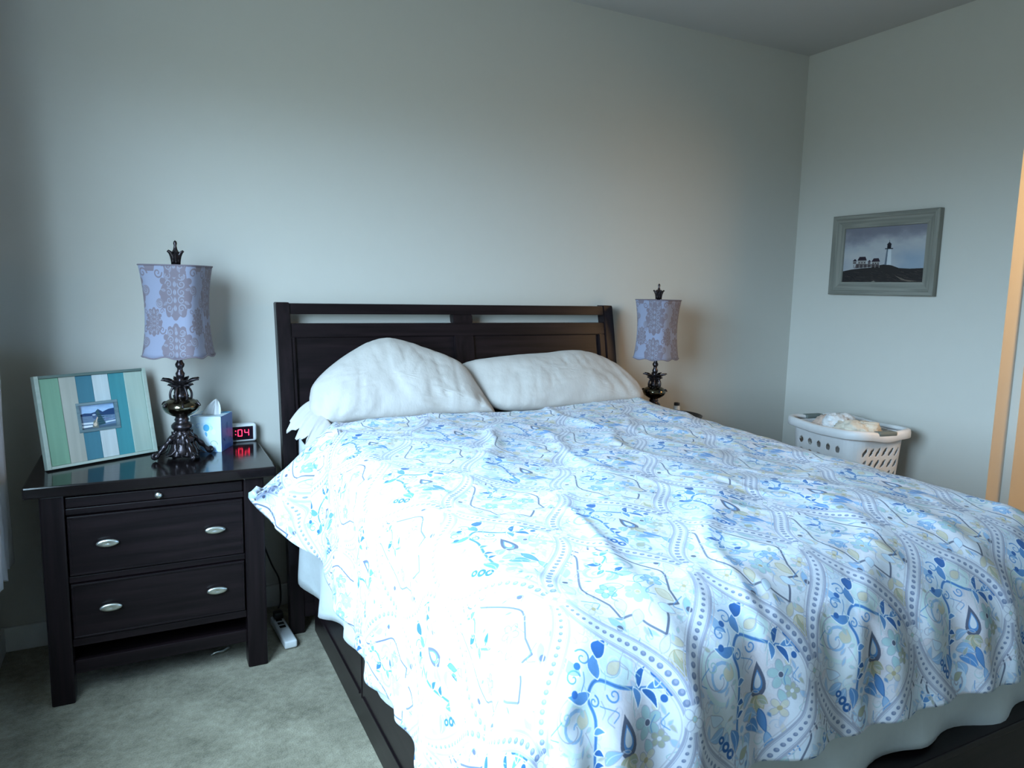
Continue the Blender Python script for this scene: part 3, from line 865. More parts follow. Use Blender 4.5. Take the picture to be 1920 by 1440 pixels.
def lamp(loc, s, label, rz):
    r = empty('table_lamp', loc, label, 'lamp', rz, 'table lamps beside the bed'); r.scale = (s, s, s)
    # scrolled foot: flared body, four curled legs with leaf tips
    lathe('base', [(.030, .008), (.052, .010), (.058, .018), (.046, .034), (.036, .058), (.040, .072), (.034, .088), (.024, .100), (.024, .106)], M['pewter'], r, 40,
          fn=lambda rr, z, a: rr * (1 + .10 * math.cos(8 * a)))
    for k in range(4):
        a = PI / 4 + k * PI / 2
        pts, rd = [], []
        for i in range(22):
            t = i / 21
            rad = .026 + .072 * t ** 1.25; z = .098 - .088 * t ** .75 + .012 * math.sin(t * PI)
            pts.append((rad * math.cos(a), rad * math.sin(a), max(z, .0085))); rd.append(.0115 - .004 * t + .002 * math.cos(t * 20))
        for i in range(10):     # curl at the toe
            t = i / 9 * 1.5 * PI; rr = .011 * (1 - .5 * i / 9)
            rad = .098 + rr * math.sin(t); z = .0085 + .011 - rr * math.cos(t)
            pts.append((rad * math.cos(a), rad * math.sin(a), z)); rd.append(.0062 - .003 * i / 9)
        vs, fs = tube_vf(pts, rd, 8)
        mesh('foot', vs, fs, M['pewter'], r, True)
    vs, fs = [], []
    for k in range(8):
        v, f = leaf_vf(.040, .072, .060, .016, PI / 8 + k * PI / 4, .018, 0, 9, len(vs)); vs += v; fs += f
    for k in range(8):
        v, f = leaf_vf(.024, .046, .102, .078, k * PI / 4, .014, 0, 9, len(vs)); vs += v; fs += f
    o = mesh('base_leaves', vs, fs, M['pewter'], r, True); o.modifiers.new('s', 'SOLIDIFY').thickness = .003
    # ring and waist
    lathe('collar', [(.020, .100), (.032, .106), (.037, .114), (.037, .122), (.030, .130), (.022, .136), (.026, .142), (.022, .150), (.020, .156)], M['pewter'], r, 32)
    # squashed polished bulb with small scroll ornaments
    lathe('bulb', [(.020, .152), (.036, .160), (.054, .172), (.062, .184), (.064, .192), (.062, .200), (.052, .211), (.036, .220), (.024, .226)], M['bulbmetal'], r, 40)
    vs, fs = [], []
    for k in range(6):
        a = k * PI / 3
        pts, rd = [], []
        for i in range(14):
            t = i / 13 * 1.6 * PI; rr = .013 * (1 - .4 * i / 13)
            rad = .058 + rr * math.cos(t) * .8; z = .194 + rr * math.sin(t)
            pts.append((rad * math.cos(a), rad * math.sin(a), z)); rd.append(.0042)
        v, f = tube_vf(pts, rd, 6, len(vs)); vs += v; fs += f
        pts = []
        for i in range(16):
            t = i / 15; rad = .034 - .012 * t + .007 * math.sin(t * PI); z = .218 + .048 * t
            pts.append((rad * math.cos(a + .5), rad * math.sin(a + .5), z))
        v, f = tube_vf(pts, .0045, 6, len(vs)); vs += v; fs += f
    mesh('scrollwork', vs, fs, M['pewter'], r, True)
    lathe('stem', [(.022, .222), (.028, .230), (.020, .240), (.014, .252), (.018, .262), (.024, .272), (.014, .284), (.010, .292), (.014, .300), (.016, .312), (.010, .322), (.0095, .330),
                   (.015, .338), (.016, .346), (.010, .356), (.0095, .366), (.014, .372), (.015, .384), (.008, .392), (.006, .45), (.006, .70)], M['pewter'], r, 24)
    vs, fs = [], []
    for k in range(8):
        v, f = leaf_vf(.014, .064, .252, .292, k * PI / 4, .015, -.1, 10, len(vs)); vs += v; fs += f
    for k in range(8):
        v, f = leaf_vf(.014, .040, .240, .272, k * PI / 4 + PI / 8, .015, -.1, 10, len(vs)); vs += v; fs += f
    o = mesh('leaf_crown', vs, fs, M['pewter'], r, True); o.modifiers.new('s', 'SOLIDIFY').thickness = .0025
    # shade: rounded square, waisted, with soft scalloped lower edge
    NU, NZ = 96, 20; vs, fs, uv = [], [], []
    for j in range(NZ + 1):
        t = j / NZ; z = .377 + .321 * t
        hw = .091 + .013 * (2 * t - 1) ** 2 + .0 * t
        for i in range(NU + 1):
            a = 2 * PI * i / NU
            ca, sa = math.cos(a), math.sin(a)
            sq = (abs(ca) ** 4.5 + abs(sa) ** 4.5) ** (-1 / 4.5)
            rr = hw * sq
            zz = z + (.004 * math.cos(8 * a) if j == 0 else 0)
            vs.append((rr * ca, rr * sa, zz)); uv.append((i / NU + .065, t * .321 / .33))
    for j in range(NZ):
        for i in range(NU):
            q = j * (NU + 1) + i; fs.append((q, q + 1, q + NU + 2, q + NU + 1))
    o = mesh('lamp_shade', vs, fs, M['shade'], r, True, uv)
    md = o.modifiers.new('s', 'SOLIDIFY'); md.thickness = .003; md.offset = -1
    # piped edges
    for (j, nm) in ((0, 'lower_piping'), (NZ, 'upper_piping')):
        pts = [vs[j * (NU + 1) + i] for i in range(NU + 1)]
        v, f = tube_vf(pts, .0028, 6); mesh(nm, v, f, M['shade'], o, True, [(.02, .5)] * len(v))
    # spider holding the shade
    v, f = [], []
    for k in range(2):
        a = k * PI / 2; q = .098
        vv, ff = tube_vf([(q * math.cos(a), q * math.sin(a), .690), (0, 0, .684), (-q * math.cos(a), -q * math.sin(a), .690)], .002, 6, len(v)); v += vv; f += ff
    mesh('shade_spider', v, f, M['pewter'], r, True)
    # finial: leafy cup with a spike and a small ball
    lathe('finial', [(.007, .698), (.012, .703), (.010, .712), (.015, .722), (.017, .734), (.012, .746), (.007, .756), (.0045, .768), (.0065, .776), (.005, .783), (.0005, .787)], M['pewter'], r, 20)
    vs, fs = [], []
    for k in range(6):
        v, f = leaf_vf(.012, .027, .704, .750, k * PI / 3, .011, -.1, 8, len(vs)); vs += v; fs += f
    o = mesh('finial_leaves', vs, fs, M['pewter'], r, True); o.modifiers.new('s', 'SOLIDIFY').thickness = .0025
    return r
lamp((.112, -.255, .745), 1.0, 'ornate dark metal lamp with damask shade on the left nightstand', math.radians(-28))
lamp((2.28, -.235, .715), .905, 'ornate dark metal lamp with shadowed grey shade right of the bed', math.radians(20))

# ------------------------------------------------------------------ striped photo frame, leaning back
def rot_parent(name, loc, yaw, lean, label, cat):
    o = empty(name, loc, label, cat)
    o.rotation_euler = (-lean, 0, yaw)
    return o
W_, H_ = .381, .318
fr = rot_parent('photo_frame', (-.3143, -.3042, .7468), .4957, .2058, 'small photo frame of painted coloured planks leaning on the left nightstand', 'picture frame')
plank = [('plank', srgb('86ad95'), .0), ('plank', srgb('b9b9b0'), 0), ('plank', srgb('4d8396'), 0), ('plank', srgb('d2dadd'), 0), ('plank', srgb('4f9aa4'), 0), ('plank', srgb('b6c8be'), 0)]
lin = lambda c: tuple(((q + .055) / 1.055) ** 2.4 if q > .04 else q / 12.92 for q in c)
names = ['pale green plank', 'grey beige plank', 'steel blue plank', 'white plank', 'turquoise plank', 'pale sage plank']
xs = [.014, .078, .132, .188, .244, .300, .367]
wx0, wx1, wz0, wz1 = .120, .262, .108, .212
for i in range(6):
    mt_ = wood_mat('painted_' + names[i].replace(' ', '_'), lin(tuple(q * .93 for q in plank[i][1])), lin(plank[i][1]), .6, 'Z', .7)
    x0, x1 = xs[i] + .0004, xs[i + 1] - .0004
    if x1 <= wx0 + .001 or x0 >= wx1 - .001:
        o = box('plank', x0, x1, -.013 - .001 * (i % 2), -.001, .010, H_ - .010, mt_, fr, .0012, 1); o['label'] = names[i]
    elif x0 >= wx0 - .001 and x1 <= wx1 + .001:
        for (za, zb) in ((.010, wz0), (wz1, H_ - .010)):
            o = box('plank', x0, x1, -.013 - .001 * (i % 2), -.001, za, zb, mt_, fr, .0012, 1); o['label'] = names[i]
    else:   # notched plank: L or C shape around the window
        bm = bmesh.new()
        yy0, yy1 = -.013 - .001 * (i % 2), -.001
        bbox(bm, x0, x1, yy0, yy1, .010, wz0); bbox(bm, x0, x1, yy0, yy1, wz1, H_ - .010)
        if x0 < wx0: bbox(bm, x0, wx0, yy0, yy1, wz0, wz1)
        else: bbox(bm, wx1, x1, yy0, yy1, wz0, wz1)
        o = bm_obj('plank', bm, mt_, fr); o['label'] = names[i]
mt_ = wood_mat('weathered_grey_green', (.10, .15, .14), (.17, .22, .20), .7, 'X')
mt2 = wood_mat('weathered_pale_green', (.42, .50, .45), (.50, .56, .50), .7, 'X')
box('frame_edge', 0, .0135, -.020, .004, 0, H_, mt2, fr, .001); box('frame_edge', W_ - .0135, W_, -.020, .004, 0, H_, mt2, fr, .001)
box('frame_edge', .0138, W_ - .0138, -.020, .004, 0, .0095, mt2, fr, .001); box('frame_edge', .0138, W_ - .0138, -.020, .004, H_ - .0095, H_, mt_, fr, .001)
box('backing', .002, W_ - .002, .0045, .009, .002, H_ - .002, M['mount'], fr, .001)
box('easel_stand', W_ / 2 - .03, W_ / 2 + .03, .010, .014, .02, .24, M['mount'], fr, .001)
# inner bevelled lip
bm = bmesh.new()
for q in ((wx0, wx1, wz0, wz0 + .010), (wx0, wx1, wz1 - .010, wz1), (wx0, wx0 + .010, wz0 + .010, wz1 - .010), (wx1 - .010, wx1, wz0 + .010, wz1 - .010)):
    bbox(bm, q[0], q[1], -.017, -.004, q[2], q[3], .0008, 1)
bm_obj('inner_lip', bm, wood_mat('weathered_slate', (.13, .20, .23), (.24, .32, .35), .7, 'X'), fr)
def print_quad(name, x0, x1, y, z0, z1, im, parent, rough=.4):
    vs = [(x0, y, z0), (x1, y, z0), (x1, y, z1), (x0, y, z1), (x0, y + .001, z0), (x1, y + .001, z0), (x1, y + .001, z1), (x0, y + .001, z1)]
    fs = [(0, 1, 2, 3), (5, 4, 7, 6), (4, 0, 3, 7), (1, 5, 6, 2), (3, 2, 6, 7), (4, 5, 1, 0)]
    uv = [(0, 0), (1, 0), (1, 1), (0, 1)] * 2
    return mesh(name, vs, fs, image_mat(name, im, rough), parent, False, uv)
c = Canvas(.12, .08, 3000, srgb('a9c8ec'))
for k in range(40): c.disc(rng.uniform(0, .12), rng.uniform(.058, .08), .012, srgb('b9d3f2' if k % 2 else '9dbde6'), .35, .003)
c.poly([(0, .05), (.02, .054), (.04, .052), (.055, .055), (.065, .064), (.08, .053), (.1, .060), (.12, .062), (.12, .038), (0, .042)], srgb('2f4a72'))
c.poly([(0, .045), (.12, .040), (.12, .0), (0, .0)], srgb('6f86a3'))
for k in range(30):
    x = rng.uniform(0, .12); y = rng.uniform(.018, .038); c.disc(x, y, rng.uniform(.003, .01), srgb(['8fa4c0', '5b7390', '7c7fa5'][k % 3]), .6, .0018)
c.poly([(0, .024), (.045, .022), (.045, .016), (0, .018)], srgb('dfe9f2')); c.poly([(.085, .02), (.12, .022), (.12, .018), (.085, .015)], srgb('dfe9f2'))
c.poly([(0, .014), (.04, .013), (.042, .004), (0, .006)], srgb('eef3f7')); c.poly([(0, .006), (.12, .010), (.12, 0), (0, 0)], srgb('566b80'))
c.poly([(.058, .058), (.064, .063), (.070, .050), (.078, .030), (.085, .012), (.06, .008), (.058, .030)], srgb('3d5c66'))
for k in range(5): c.stroke([(.062, .014 + k * .008), (.082, .015 + k * .007)], .002, srgb('22414f'))
c.poly([(.040, .004), (.046, .026), (.054, .030), (.060, .020), (.060, .002)], srgb('7c8078')); c.disc(.052, .040, .008, srgb('4f6588')); c.disc(.050, .046, .006, srgb('cfdbe6'), .8, .003)
c.stroke([(.050, .010), (.056, .028), (.060, .036)], .004, srgb('d9c2ae')); c.disc(.050, .014, .006, srgb('e4cdb8'), .9)
print_quad('photograph', wx0 + .009, wx1 - .009, -.0035, wz0 + .009, wz1 - .009, c.image('lake_snapshot'), fr)

# ------------------------------------------------------------------ tissue box
tb = empty('tissue_box', (.2217, -.135, .7455), 'blue and white cube tissue box with a tissue standing up', 'tissue box')
tb.rotation_euler = (0, 0, math.radians(-25.1))
c = Canvas(.48, .14, 1800, srgb('d2e6f2'))
for k in range(26):
    x, y = rng.uniform(0, .48), rng.uniform(0, .14)
    c.disc(x, y, rng.uniform(.008, .022), [srgb('b4d6f0'), srgb('e3f2f5'), srgb('8ebbe8'), srgb('c5e8ee')][k % 4], .5, rng.uniform(.006, .016))
for k in range(4):
    ox = .12 * k
    c.disc(ox + .062, .095, .012, srgb('4ba3d6'), .9, .014); leaf(c, ox + .058, .08, .022, .010, -1.3, srgb('6fb6dc')); leaf(c, ox + .02, .05, .025, .010, -.6, srgb('3e78c4'))
    spiral(c, ox + .085, .030, .020, 0, .6, .0022, srgb('8aa27a')); c.poly([(ox + .02, 0), (ox + .04, .022), (ox + .09, .018), (ox + .105, 0)], srgb('7eb0ea'), .8)
    spiral(c, ox + .03, .1, .012, 1, .9, .0016, srgb('7eb0ea'))
c.a[:, int(.12 * 1800):int(.24 * 1800)] *= np.array(srgb('7f9be8'), np.float32)
im_tb = c.image('tissue_box_print')
x, y, h = .0575, .0615, .136
cor = [(-x, -y), (x, -y), (x, y), (-x, y)]
vs, fs, uv = [], [], []
for k in range(4):
    a, b_ = cor[k], cor[(k + 1) % 4]; q = len(vs)
    vs += [(a[0], a[1], 0), (b_[0], b_[1], 0), (b_[0], b_[1], h), (a[0], a[1], h)]; uv += [(k / 4, 0), ((k + 1) / 4, 0), ((k + 1) / 4, 1), (k / 4, 1)]
    fs.append((q, q + 1, q + 2, q + 3))
q = len(vs); vs += [(*p, 0) for p in cor]; uv += [(.1, .5)] * 4; fs.append((q + 3, q + 2, q + 1, q))
# top with oval opening
q = len(vs); n_ = 24
for i in range(n_):
    a = 2 * PI * (i + .5) / n_; s_ = 1 / max(abs(math.cos(a)), abs(math.sin(a)))
    vs += [(x * s_ * math.cos(a), y * s_ * math.sin(a), h), (.036 * math.cos(a), .026 * math.sin(a), h), (.036 * math.cos(a), .026 * math.sin(a), h - .02)]
    uv += [(.1 + .06 * math.cos(a), .5 + .3 * math.sin(a))] * 3
for i in range(n_):
    j = (i + 1) % n_; fs += [(q + 3 * i, q + 3 * j, q + 3 * j + 1, q + 3 * i + 1), (q + 3 * i + 1, q + 3 * j + 1, q + 3 * j + 2, q + 3 * i + 2)]
mesh('box', vs, fs, image_mat('tissue_card', im_tb, .35), tb, False, uv)
vs, fs = [], []; NA, NB = 18, 16
for i in range(NA):
    for j in range(NB):
        s_, t_ = i / (NA - 1) * 2 - 1, j / (NB - 1)
        wdt = .034 * (1 - t_ ** 1.6) ** .7 + .002
        X = s_ * wdt - .004 + .020 * t_; Y = .016 * (1 - s_ * s_) * (1 - .3 * t_) * math.cos(s_ * 5 + t_ * 2) + .012 * t_
        Z = h - .012 + .066 * t_ + .004 * math.sin(s_ * 4)
        vs.append((X, Y, Z))
for i in range(NA - 1):
    for j in range(NB - 1):
        a = i * NB + j; fs.append((a, a + NB, a + NB + 1, a + 1))
o = mesh('tissue', vs, fs, M['tissue'], tb, True); o.modifiers.new('s', 'SOLIDIFY').thickness = .0008
o['label'] = 'white tissue sticking out'

# ------------------------------------------------------------------ alarm clock
ck = empty('alarm_clock', (.3450, -.045, .7455), 'small white alarm clock with red digits showing 04 behind tissue box', 'clock')
ck.rotation_euler = (0, 0, math.radians(4))
bm = bmesh.new(); bbox(bm, -.055, .052, -.016, .030, 0, .074, .014, 4); bm_obj('case', bm, M['white_plastic'], ck, True)
bm = bmesh.new(); bbox(bm, -.05, .036, -.0185, -.0150, .010, .064, .001, 1)
scm = simple('dark_display', (.012, .003, .010), .12); bm_obj('display', bm, scm, ck)
m, n, l, b = newmat('red_digits'); b.inputs['Base Color'].default_value = (.8, .02, .04, 1)
b.inputs['Emission Color'].default_value = (1, .03, .10, 1); b.inputs['Emission Strength'].default_value = 4.5
M['led'] = m
def digit(ch, x0, z0, w, h):
    seg = {'a': ((.12, 1), (.88, 1)), 'b': ((1, .94), (1, .56)), 'c': ((1, .44), (1, .06)), 'd': ((.12, 0), (.88, 0)), 'e': ((0, .44), (0, .06)), 'f': ((0, .94), (0, .56)), 'g': ((.12, .5), (.88, .5))}
    on = {'0': 'abcdef', '4': 'fgbc'}[ch]
    bm = bmesh.new(); t = .0026
    for s_ in on:
        (xa, za), (xb, zb) = seg[s_]
        X0, X1 = sorted((x0 + xa * w, x0 + xb * w)); Z0, Z1 = sorted((z0 + za * h, z0 + zb * h))
        bbox(bm, X0 - t / 2, X1 + t / 2, -.0200, -.0188, Z0 - t / 2, Z1 + t / 2, .0008, 1)
    bm_obj('digit', bm, M['led'], ck)['label'] = 'glowing red ' + ch
digit('0', -.0225, .026, .015, .026); digit('4', .0035, .026, .015, .026)
bm = bmesh.new()
for z in (.032, .046): bbox(bm, -.0335, -.0300, -.0200, -.0188, z, z + .0035, .0008, 1)
bm_obj('colon', bm, M['led'], ck)

# ------------------------------------------------------------------ things on the right nightstand
tr = empty('dish', (2.475, -.215, .7155), 'black oval dish on the right nightstand seen over the bed', 'dish')
vs, fs = [], []
prof_ = [(.0005, 0), (.06, 0), (.085, .012), (.098, .034), (.102, .044), (.096, .046), (.086, .030), (.06, .010), (.0005, .008)]
for (r_, z) in prof_:
    for k in range(36):
        a = 2 * PI * k / 36; vs.append((r_ * .95 * math.cos(a), r_ * 1.25 * math.sin(a), z))
for i in range(len(prof_) - 1):
    for k in range(36):
        k2 = (k + 1) % 36; fs.append((i * 36 + k, i * 36 + k2, (i + 1) * 36 + k2, (i + 1) * 36 + k))
mesh('bowl', vs, fs, M['black'], tr, True)
bt = empty('pill_bottle', (2.555, -.085, .7155), 'small bottle with black cap between the dish and wall', 'bottle')
lathe('bottle_body', [(.0001, 0), (.017, 0), (.018, .003), (.018, .058), (.013, .064), (.013, .068)], M['white_plastic'], bt, 20)
lathe('cap', [(.0148, .0645), (.0155, .066), (.0155, .078), (.014, .080), (.0001, .0805)], M['black'], bt, 20)

# ------------------------------------------------------------------ framed lighthouse photograph on the right wall
pf = empty('wall_picture', (XR - .004, -.583, 1.393), 'lighthouse photograph in a weathered grey wooden frame on the right wall', 'picture')
pf.rotation_euler = (0, 0, -PI / 2)     # local x runs toward the camera, local -y out of the wall
PW, PH = .606, .424
mtg = wood_mat('driftwood_grey', (.17, .17, .15), (.27, .265, .235), .75, 'X'); mtv = wood_mat('driftwood_grey_upright', (.17, .17, .15), (.27, .265, .235), .75, 'Z')
def mitre(name, L, flip, mat, fn):
    # moulding profile: (distance from outer edge, depth)
    pr = [(0, 0), (0, .030), (.004, .034), (.020, .034), (.026, .028), (.062, .016), (.068, .016), (.070, .010), (.070, 0)]
    vs, fs = [], []
    for e in (0, 1):
        for (d_, dp) in pr:
            s_ = d_ if e == 0 else L - d_
            vs.append(fn(s_, d_, dp))
    m_ = len(pr)
    for i in range(m_):
        j = (i + 1) % m_; fs.append((i, j, m_ + j, m_ + i))
    fs.append(tuple(range(m_))[::-1]); fs.append(tuple(range(m_, 2 * m_)))
    bm = bmesh.new(); V = [bm.verts.new(v) for v in vs]
    for f in fs: bm.faces.new([V[i] for i in f])
    return bm_obj(name, bm, mat, pf)
mitre('frame_side', PW, 0, mtg, lambda s_, d_, dp: (-PW / 2 + s_, -dp, d_))
mitre('frame_side', PW, 0, mtg, lambda s_, d_, dp: (-PW / 2 + s_, -dp, PH - d_))
mitre('frame_side', PH, 0, mtv, lambda s_, d_, dp: (-PW / 2 + d_, -dp, s_))
mitre('frame_side', PH, 0, mtv, lambda s_, d_, dp: (PW / 2 - d_, -dp, s_))
c = Canvas(.48, .30, 1600, srgb('83848a'))
yy, xx = np.mgrid[0:c.H, 0:c.W]; X = xx / c.p; Y = yy / c.p
def fbm(X, Y, s, seed, oc=5):
    o = np.zeros_like(X, dtype=float); r_ = np.random.default_rng(seed); amp = 1
    for k in range(oc):
        g = r_.random((int(12 * 2 ** k) + 3, int(12 * 2 ** k) + 3)); fx = X * s * 2 ** k; fy = Y * s * 2 ** k
        ix, iy = fx.astype(int) % (g.shape[1] - 1), fy.astype(int) % (g.shape[0] - 1); tx, ty = fx % 1, fy % 1; tx, ty = tx * tx * (3 - 2 * tx), ty * ty * (3 - 2 * ty)
        o += amp * ((g[iy, ix] * (1 - tx) + g[iy, ix + 1] * tx) * (1 - ty) + (g[iy + 1, ix] * (1 - tx) + g[iy + 1, ix + 1] * tx) * ty); amp *= .5
    return o / 1.9
f = fbm(X * .6, Y, 14, 3)
sky = np.array(srgb('a2a0a0')) * (1 - f[..., None]) + np.array(srgb('868b94')) * f[..., None]
topd = smoothstep(.19, .28, Y + .05 * (f - .5) * 2 - .03 * X); dk = np.array(srgb('5b5a66'))
sky = sky * (1 - topd[..., None] * .75) + dk * topd[..., None] * .75
rt = smoothstep(.28, .44, X + .15 * (f - .5)) * (1 - smoothstep(.12, .2, Y)); sky = sky * (1 - .55 * rt[..., None]) + np.array(srgb('6c8094')) * .55 * rt[..., None]
c.a[:] = sky * 1.1
rock = [(0, .0), (0, .062), (.06, .072), (.12, .078), (.17, .080), (.22, .092), (.26, .097), (.30, .090), (.34, .076), (.40, .072), (.48, .074), (.48, 0)]
c.poly(rock, srgb('2c2a2b'))
for k in range(160):
    x_, y_ = rng.uniform(0, .48), rng.uniform(0, .065); c.stroke([(x_, y_), (x_ + rng.uniform(.01, .03), y_ - rng.uniform(0, .01))], .002, srgb(['3f3a38', '1d1c20', '4a4440', '25242a'][k % 4]), .7)
c.poly([(.32, .038), (.38, .016), (.45, .008), (.40, .006), (.36, .014)], srgb('6a6158'), .9); c.poly([(.17, 0), (.20, .010), (.22, 0)], srgb('8a867c'))
def house(x0, x1, y0, y1, roof):
    c.poly([(x0, y0), (x1, y0), (x1, y1), (x0, y1)], srgb('8d8a88')); c.poly([(x0 - .004, y1), (x0 + .008, y1 + roof), (x1 - .006, y1 + roof), (x1 + .004, y1)], srgb('2e2630'))
    for k in range(3): c.disc(x0 + (x1 - x0) * (k + .5) / 3, (y0 + y1) / 2, .0035, srgb('3a3036'))
house(.065, .085, .100, .116, .012); house(.095, .145, .096, .120, .020); house(.158, .172, .100, .112, .010); house(.182, .225, .094, .112, .018)
c.poly([(.075, .078), (.225, .086), (.225, .098), (.085, .102)], srgb('4e474a')); 
for k in range(14): c.stroke([(.07 + k * .012, .080), (.07 + k * .012, .096)], .0025, srgb('a5a19c' if k % 2 else '2a2528'), .9)
c.poly([(.256, .094), (.262, .176), (.288, .176), (.294, .094)], srgb('b9bec4')); c.poly([(.256, .094), (.262, .176), (.270, .176), (.268, .094)], srgb('5e6874'))
c.poly([(.252, .176), (.298, .176), (.298, .181), (.252, .181)], srgb('24262c')); c.poly([(.264, .181), (.286, .181), (.286, .200), (.264, .200)], srgb('1c1e26'))
c.poly([(.260, .200), (.290, .200), (.275, .214)], srgb('24262e')); c.stroke([(.275, .212), (.275, .222)], .002, srgb('24262e'))
iw, ih = PW - .13, PH - .13
print_quad('lighthouse_print', -PW / 2 + .066, PW / 2 - .066, -.009, .066, PH - .066, c.image('lighthouse_photo'), pf, .25)

# ------------------------------------------------------------------ laundry hamper with clothes
HH = .745
hp = empty('laundry_hamper', (3.190, -.655, 0), 'tall pale plastic laundry hamper with slotted sides by the right wall', 'laundry basket', math.radians(-9))
HA, HB = .190, .255       # half width (x) and half length (y) at the rim
def rrect(a, b_, r, n_=8):
    P = []
    for (cx, cy, a0) in ((a - r, b_ - r, 0), (-a + r, b_ - r, PI / 2), (-a + r, -b_ + r, PI), (a - r, -b_ + r, 1.5 * PI)):
        for k in range(n_ + 1):
            t = a0 + PI / 2 * k / n_; P.append((cx + r * math.cos(t), cy + r * math.sin(t)))
    return P
def resample(P, N):
    P = np.array(P + [P[0]]); S = np.r_[0, np.cumsum(np.hypot(*np.diff(P, axis=0).T))]
    s_ = np.linspace(0, S[-1], N, endpoint=False); return np.c_[np.interp(s_, S, P[:, 0]), np.interp(s_, S, P[:, 1])], s_, S[-1]
N = 420; NZ = 150
Q, S_, SL = resample(rrect(HA - .02, HB - .02, .085), N)
vs, fs = [], []
for j in range(NZ + 1):
    t = j / NZ; z = .012 + (HH - .032) * t; k = .80 + .20 * t
    for (qx, qy) in Q: vs.append((qx * k, qy * k, z))
def hole(qx, qy, z):
    # slanted slots on the two ends, ovals on the long sides
    rows = [z0 for z0 in np.arange(.64, .10, -.058)]
    if abs(qy) > HB - .024 and abs(qx) < .118:
        for r_, z0 in enumerate(rows):
            if abs(z - z0) < .021:
                u = (qx * (1 if qy < 0 else -1) - (z - z0) * .55)
                v = (u + .118) % .040 - .020
                if (v / .0085) ** 2 + ((z - z0) / .021) ** 2 < 1: return True
    if abs(qx) > HA - .024 and abs(qy) < .165:
        for r_, z0 in enumerate(rows):
            if abs(z - z0) < .018 and abs(qy) < .155:
                v = (qy + .165) % .066 - .033
                if (v / .0150) ** 2 + ((z - z0) / .0165) ** 2 < 1: return True
    return False
for j in range(NZ):
    z = .012 + (HH - .032) * (j + .5) / NZ
    for i in range(N):
        qx, qy = (Q[i] + Q[(i + 1) % N]) / 2
        if abs(qx - Q[(i + 1) % N][0]) < .1 and hole(qx, qy, z): continue
        i2 = (i + 1) % N; fs.append((j * N + i, j * N + i2, (j + 1) * N + i2, (j + 1) * N + i))
fs.append(tuple(range(N))[::-1])
o = mesh('hamper_body', vs, fs, M['hamper'], hp, True)
md = o.modifiers.new('s', 'SOLIDIFY'); md.thickness = .003; md.offset = 0
# rolled rim, dipping at the hand grips
Q2, _, _ = resample(rrect(HA, HB, .095), 120)
prof_ = [(-.018, -.012), (-.020, .0), (-.012, .006), (.002, .007), (.012, .002), (.015, -.012), (.015, -.034), (.012, -.036), (.010, -.012), (.0, -.002), (-.010, -.004), (-.015, -.012)]
vs, fs = [], []
m_ = len(prof_)
for (qx, qy) in Q2:
    L_ = math.hypot(qx / HA, qy / HB); nx_, ny_ = qx / HA ** 1.2, qy / HB ** 1.2; nn = math.hypot(nx_, ny_); nx_, ny_ = nx_ / nn, ny_ / nn
    dip = -.014 * math.exp(-(qx / .07) ** 2) if abs(qy) > HB - .03 else 0
    dip += -.010 * math.exp(-(qy / .15) ** 2) if abs(qx) > HA - .03 else 0
    for (o_, z_) in prof_: vs.append((qx + nx_ * o_ * .9, qy + ny_ * o_ * .9, HH + z_ + dip))
for i in range(120):
    for k in range(m_):
        fs.append((i * m_ + k, i * m_ + (k + 1) % m_, ((i + 1) % 120) * m_ + (k + 1) % m_, ((i + 1) % 120) * m_ + k))
mesh('rim', vs, fs, M['hamper'], hp, True)
for sy in (-1, 1):
    bm = bmesh.new(); bbox(bm, -.055, .055, sy * (HB - .006) - .020, sy * (HB - .006) + .020, HH - .020, HH + .002, .008, 3)
    bm_obj('hand_grip', bm, M['grip'], hp, True)['label'] = 'dark grey hand grip'
def crumple(name, cx, cy, z0, rx, ry, h, mat, label, seed):
    vs, fs = [], []; NA, NB = 44, 22
    for j in range(NB + 1):
        ph = PI * j / NB
        for i in range(NA):
            a = 2 * PI * i / NA
            d_ = Vector((math.sin(ph) * math.cos(a), math.sin(ph) * math.sin(a), math.cos(ph)))
            w = 1 + .30 * noise.noise(d_ * 1.6 + Vector((seed, 0, 0))) + .22 * (1 - abs(noise.noise(d_ * 3.4 + Vector((0, seed, 0)))) * 2.6) + .05 * noise.noise(d_ * 9)
            vs.append((cx + rx * d_.x * w, cy + ry * d_.y * w, z0 + h * d_.z * w))
    for j in range(NB):
        for i in range(NA):
            a, b_ = j * NA + i, j * NA + (i + 1) % NA; fs.append((a, b_, b_ + NA, a + NA))
    o = mesh(name, vs, fs, mat, None, True)
    return tag(o, label, 'clothing', 'clothes heaped in the hamper')
cr9 = math.cos(math.radians(-9)); sr9 = math.sin(math.radians(-9))
def hpos(x, y): return 3.19 + x * cr9 - y * sr9, -.655 + x * sr9 + y * cr9
for (x, y, z0, rx, ry, h, mt_, lb, sd) in ((-.02, -.10, .715, .100, .100, .055, M['cream'], 'crumpled cream cloth heaped at the near end of the hamper', 2),
                                         (-.02, .03, .718, .085, .075, .060, M['whitecloth'], 'crumpled white cloth heaped in the middle of the hamper', 5),
                                         (-.03, .105, .710, .075, .060, .050, M['peach'], 'crumpled peach cloth in the hamper beyond the white one', 8),
                                         (.03, .17, .690, .07, .045, .045, M['curtain'], 'crumpled grey lilac cloth at the far end of the hamper', 11)):
    px_, py_ = hpos(x, y); crumple('clothes', px_, py_, z0, rx, ry, h, mt_, lb, sd)

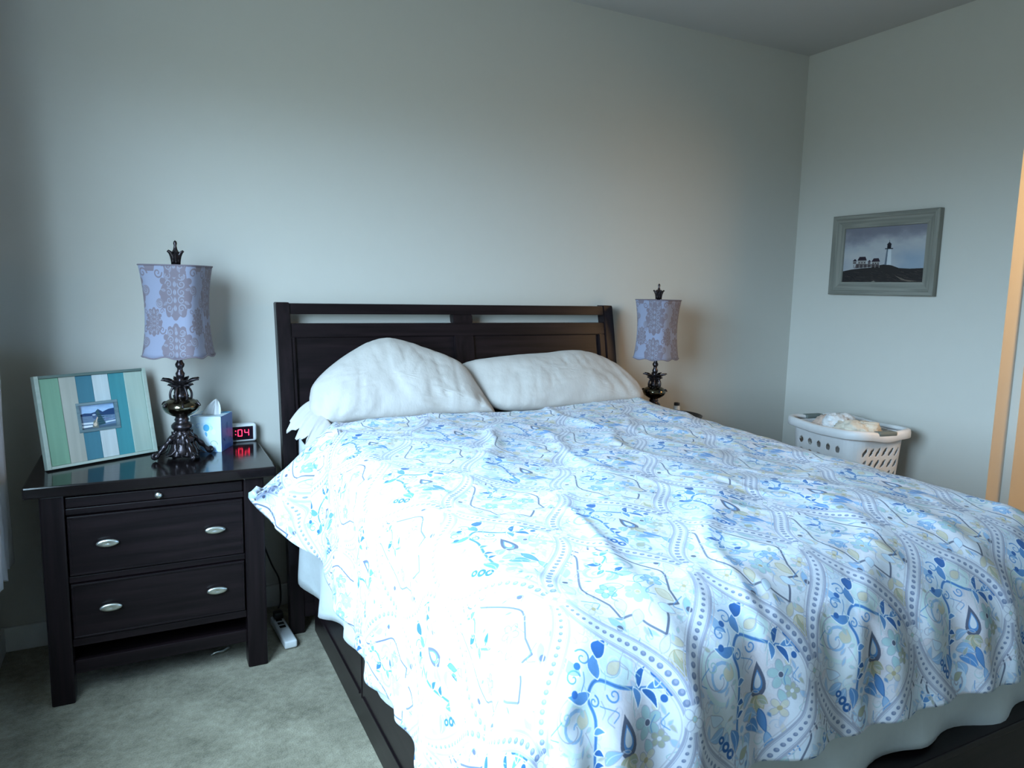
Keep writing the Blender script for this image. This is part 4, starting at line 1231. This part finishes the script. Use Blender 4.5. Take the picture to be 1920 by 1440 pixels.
# ------------------------------------------------------------------ curtain at the left edge
vs, fs = [], []
NA, NZ = 60, 30
for j in range(NZ + 1):
    z = .425 + (2.35 - .425) * j / NZ
    for i in range(NA + 1):
        t = i / NA
        yv = -.70 + .45 * t; xv = -.446 + .022 * math.sin(t * 2 * PI * 6.5) + .004 * math.sin(z * 5 + t * 20)
        vs.append((xv, yv, z - (.012 * math.sin(t * 30) if j == 0 else 0)))
for j in range(NZ):
    for i in range(NA):
        a = j * (NA + 1) + i; fs.append((a, a + 1, a + NA + 2, a + NA + 1))
o = mesh('curtain', vs, fs, M['curtain'], None, True); md = o.modifiers.new('s', 'SOLIDIFY'); md.thickness = .003
tag(o, 'pleated grey curtain hanging at the far left edge', 'curtain')
vs, fs = tube_vf([(-.446, -2.9, 2.368), (-.446, -.2, 2.368)], .012, 12)
rod = mesh('curtain_rod', vs, fs, M['nickel'], None, True); tag(rod, 'metal curtain rod above the left window', 'curtain rod')

# ------------------------------------------------------------------ floor bits beside the nightstand
ps = empty('power_strip', (.447, -.30, .0), 'white power strip on the carpet between nightstand and bed', 'power strip', math.radians(94))
bm = bmesh.new(); bbox(bm, -.125, .125, -.024, .024, .003, .034, .008, 3); bm_obj('strip_body', bm, M['white_plastic'], ps, True)
bm = bmesh.new()
for k in range(3): bbox(bm, .0 + k * .032, .018 + k * .032, -.012, .012, .0335, .036, .001, 1)
bm_obj('sockets', bm, M['black'], ps)
bm = bmesh.new(); bbox(bm, .075, .11, -.02, .016, .0365, .062, .004, 2); bm_obj('plug', bm, M['black'], ps, True)
pts = spline([(.395, -.06, .42), (.415, -.05, .30), (.445, -.04, .205), (.475, -.045, .13), (.470, -.10, .06), (.445, -.20, .075)], 8)
vs, fs = tube_vf([tuple(p) for p in pts], .0035, 8)
pc = mesh('cord', vs, fs, M['black'], None, True)
pc.parent = ps; pc.matrix_parent_inverse = (Matrix.Translation((.447, -.30, 0)) @ Matrix.Rotation(math.radians(94), 4, 'Z')).inverted(); pc['label'] = 'black cord'
# small silvery clip on the carpet under the nightstand
vs, fs = tube_vf([(.175, -.362, .008), (.195, -.352, .012), (.215, -.350, .010), (.238, -.340, .014), (.246, -.335, .010)], [.003, .006, .0075, .006, .003], 10)
tag(mesh('metal_clip', vs, fs, M['nickel'], None, True), 'small silvery clip lying on the carpet under the left nightstand', 'clip')
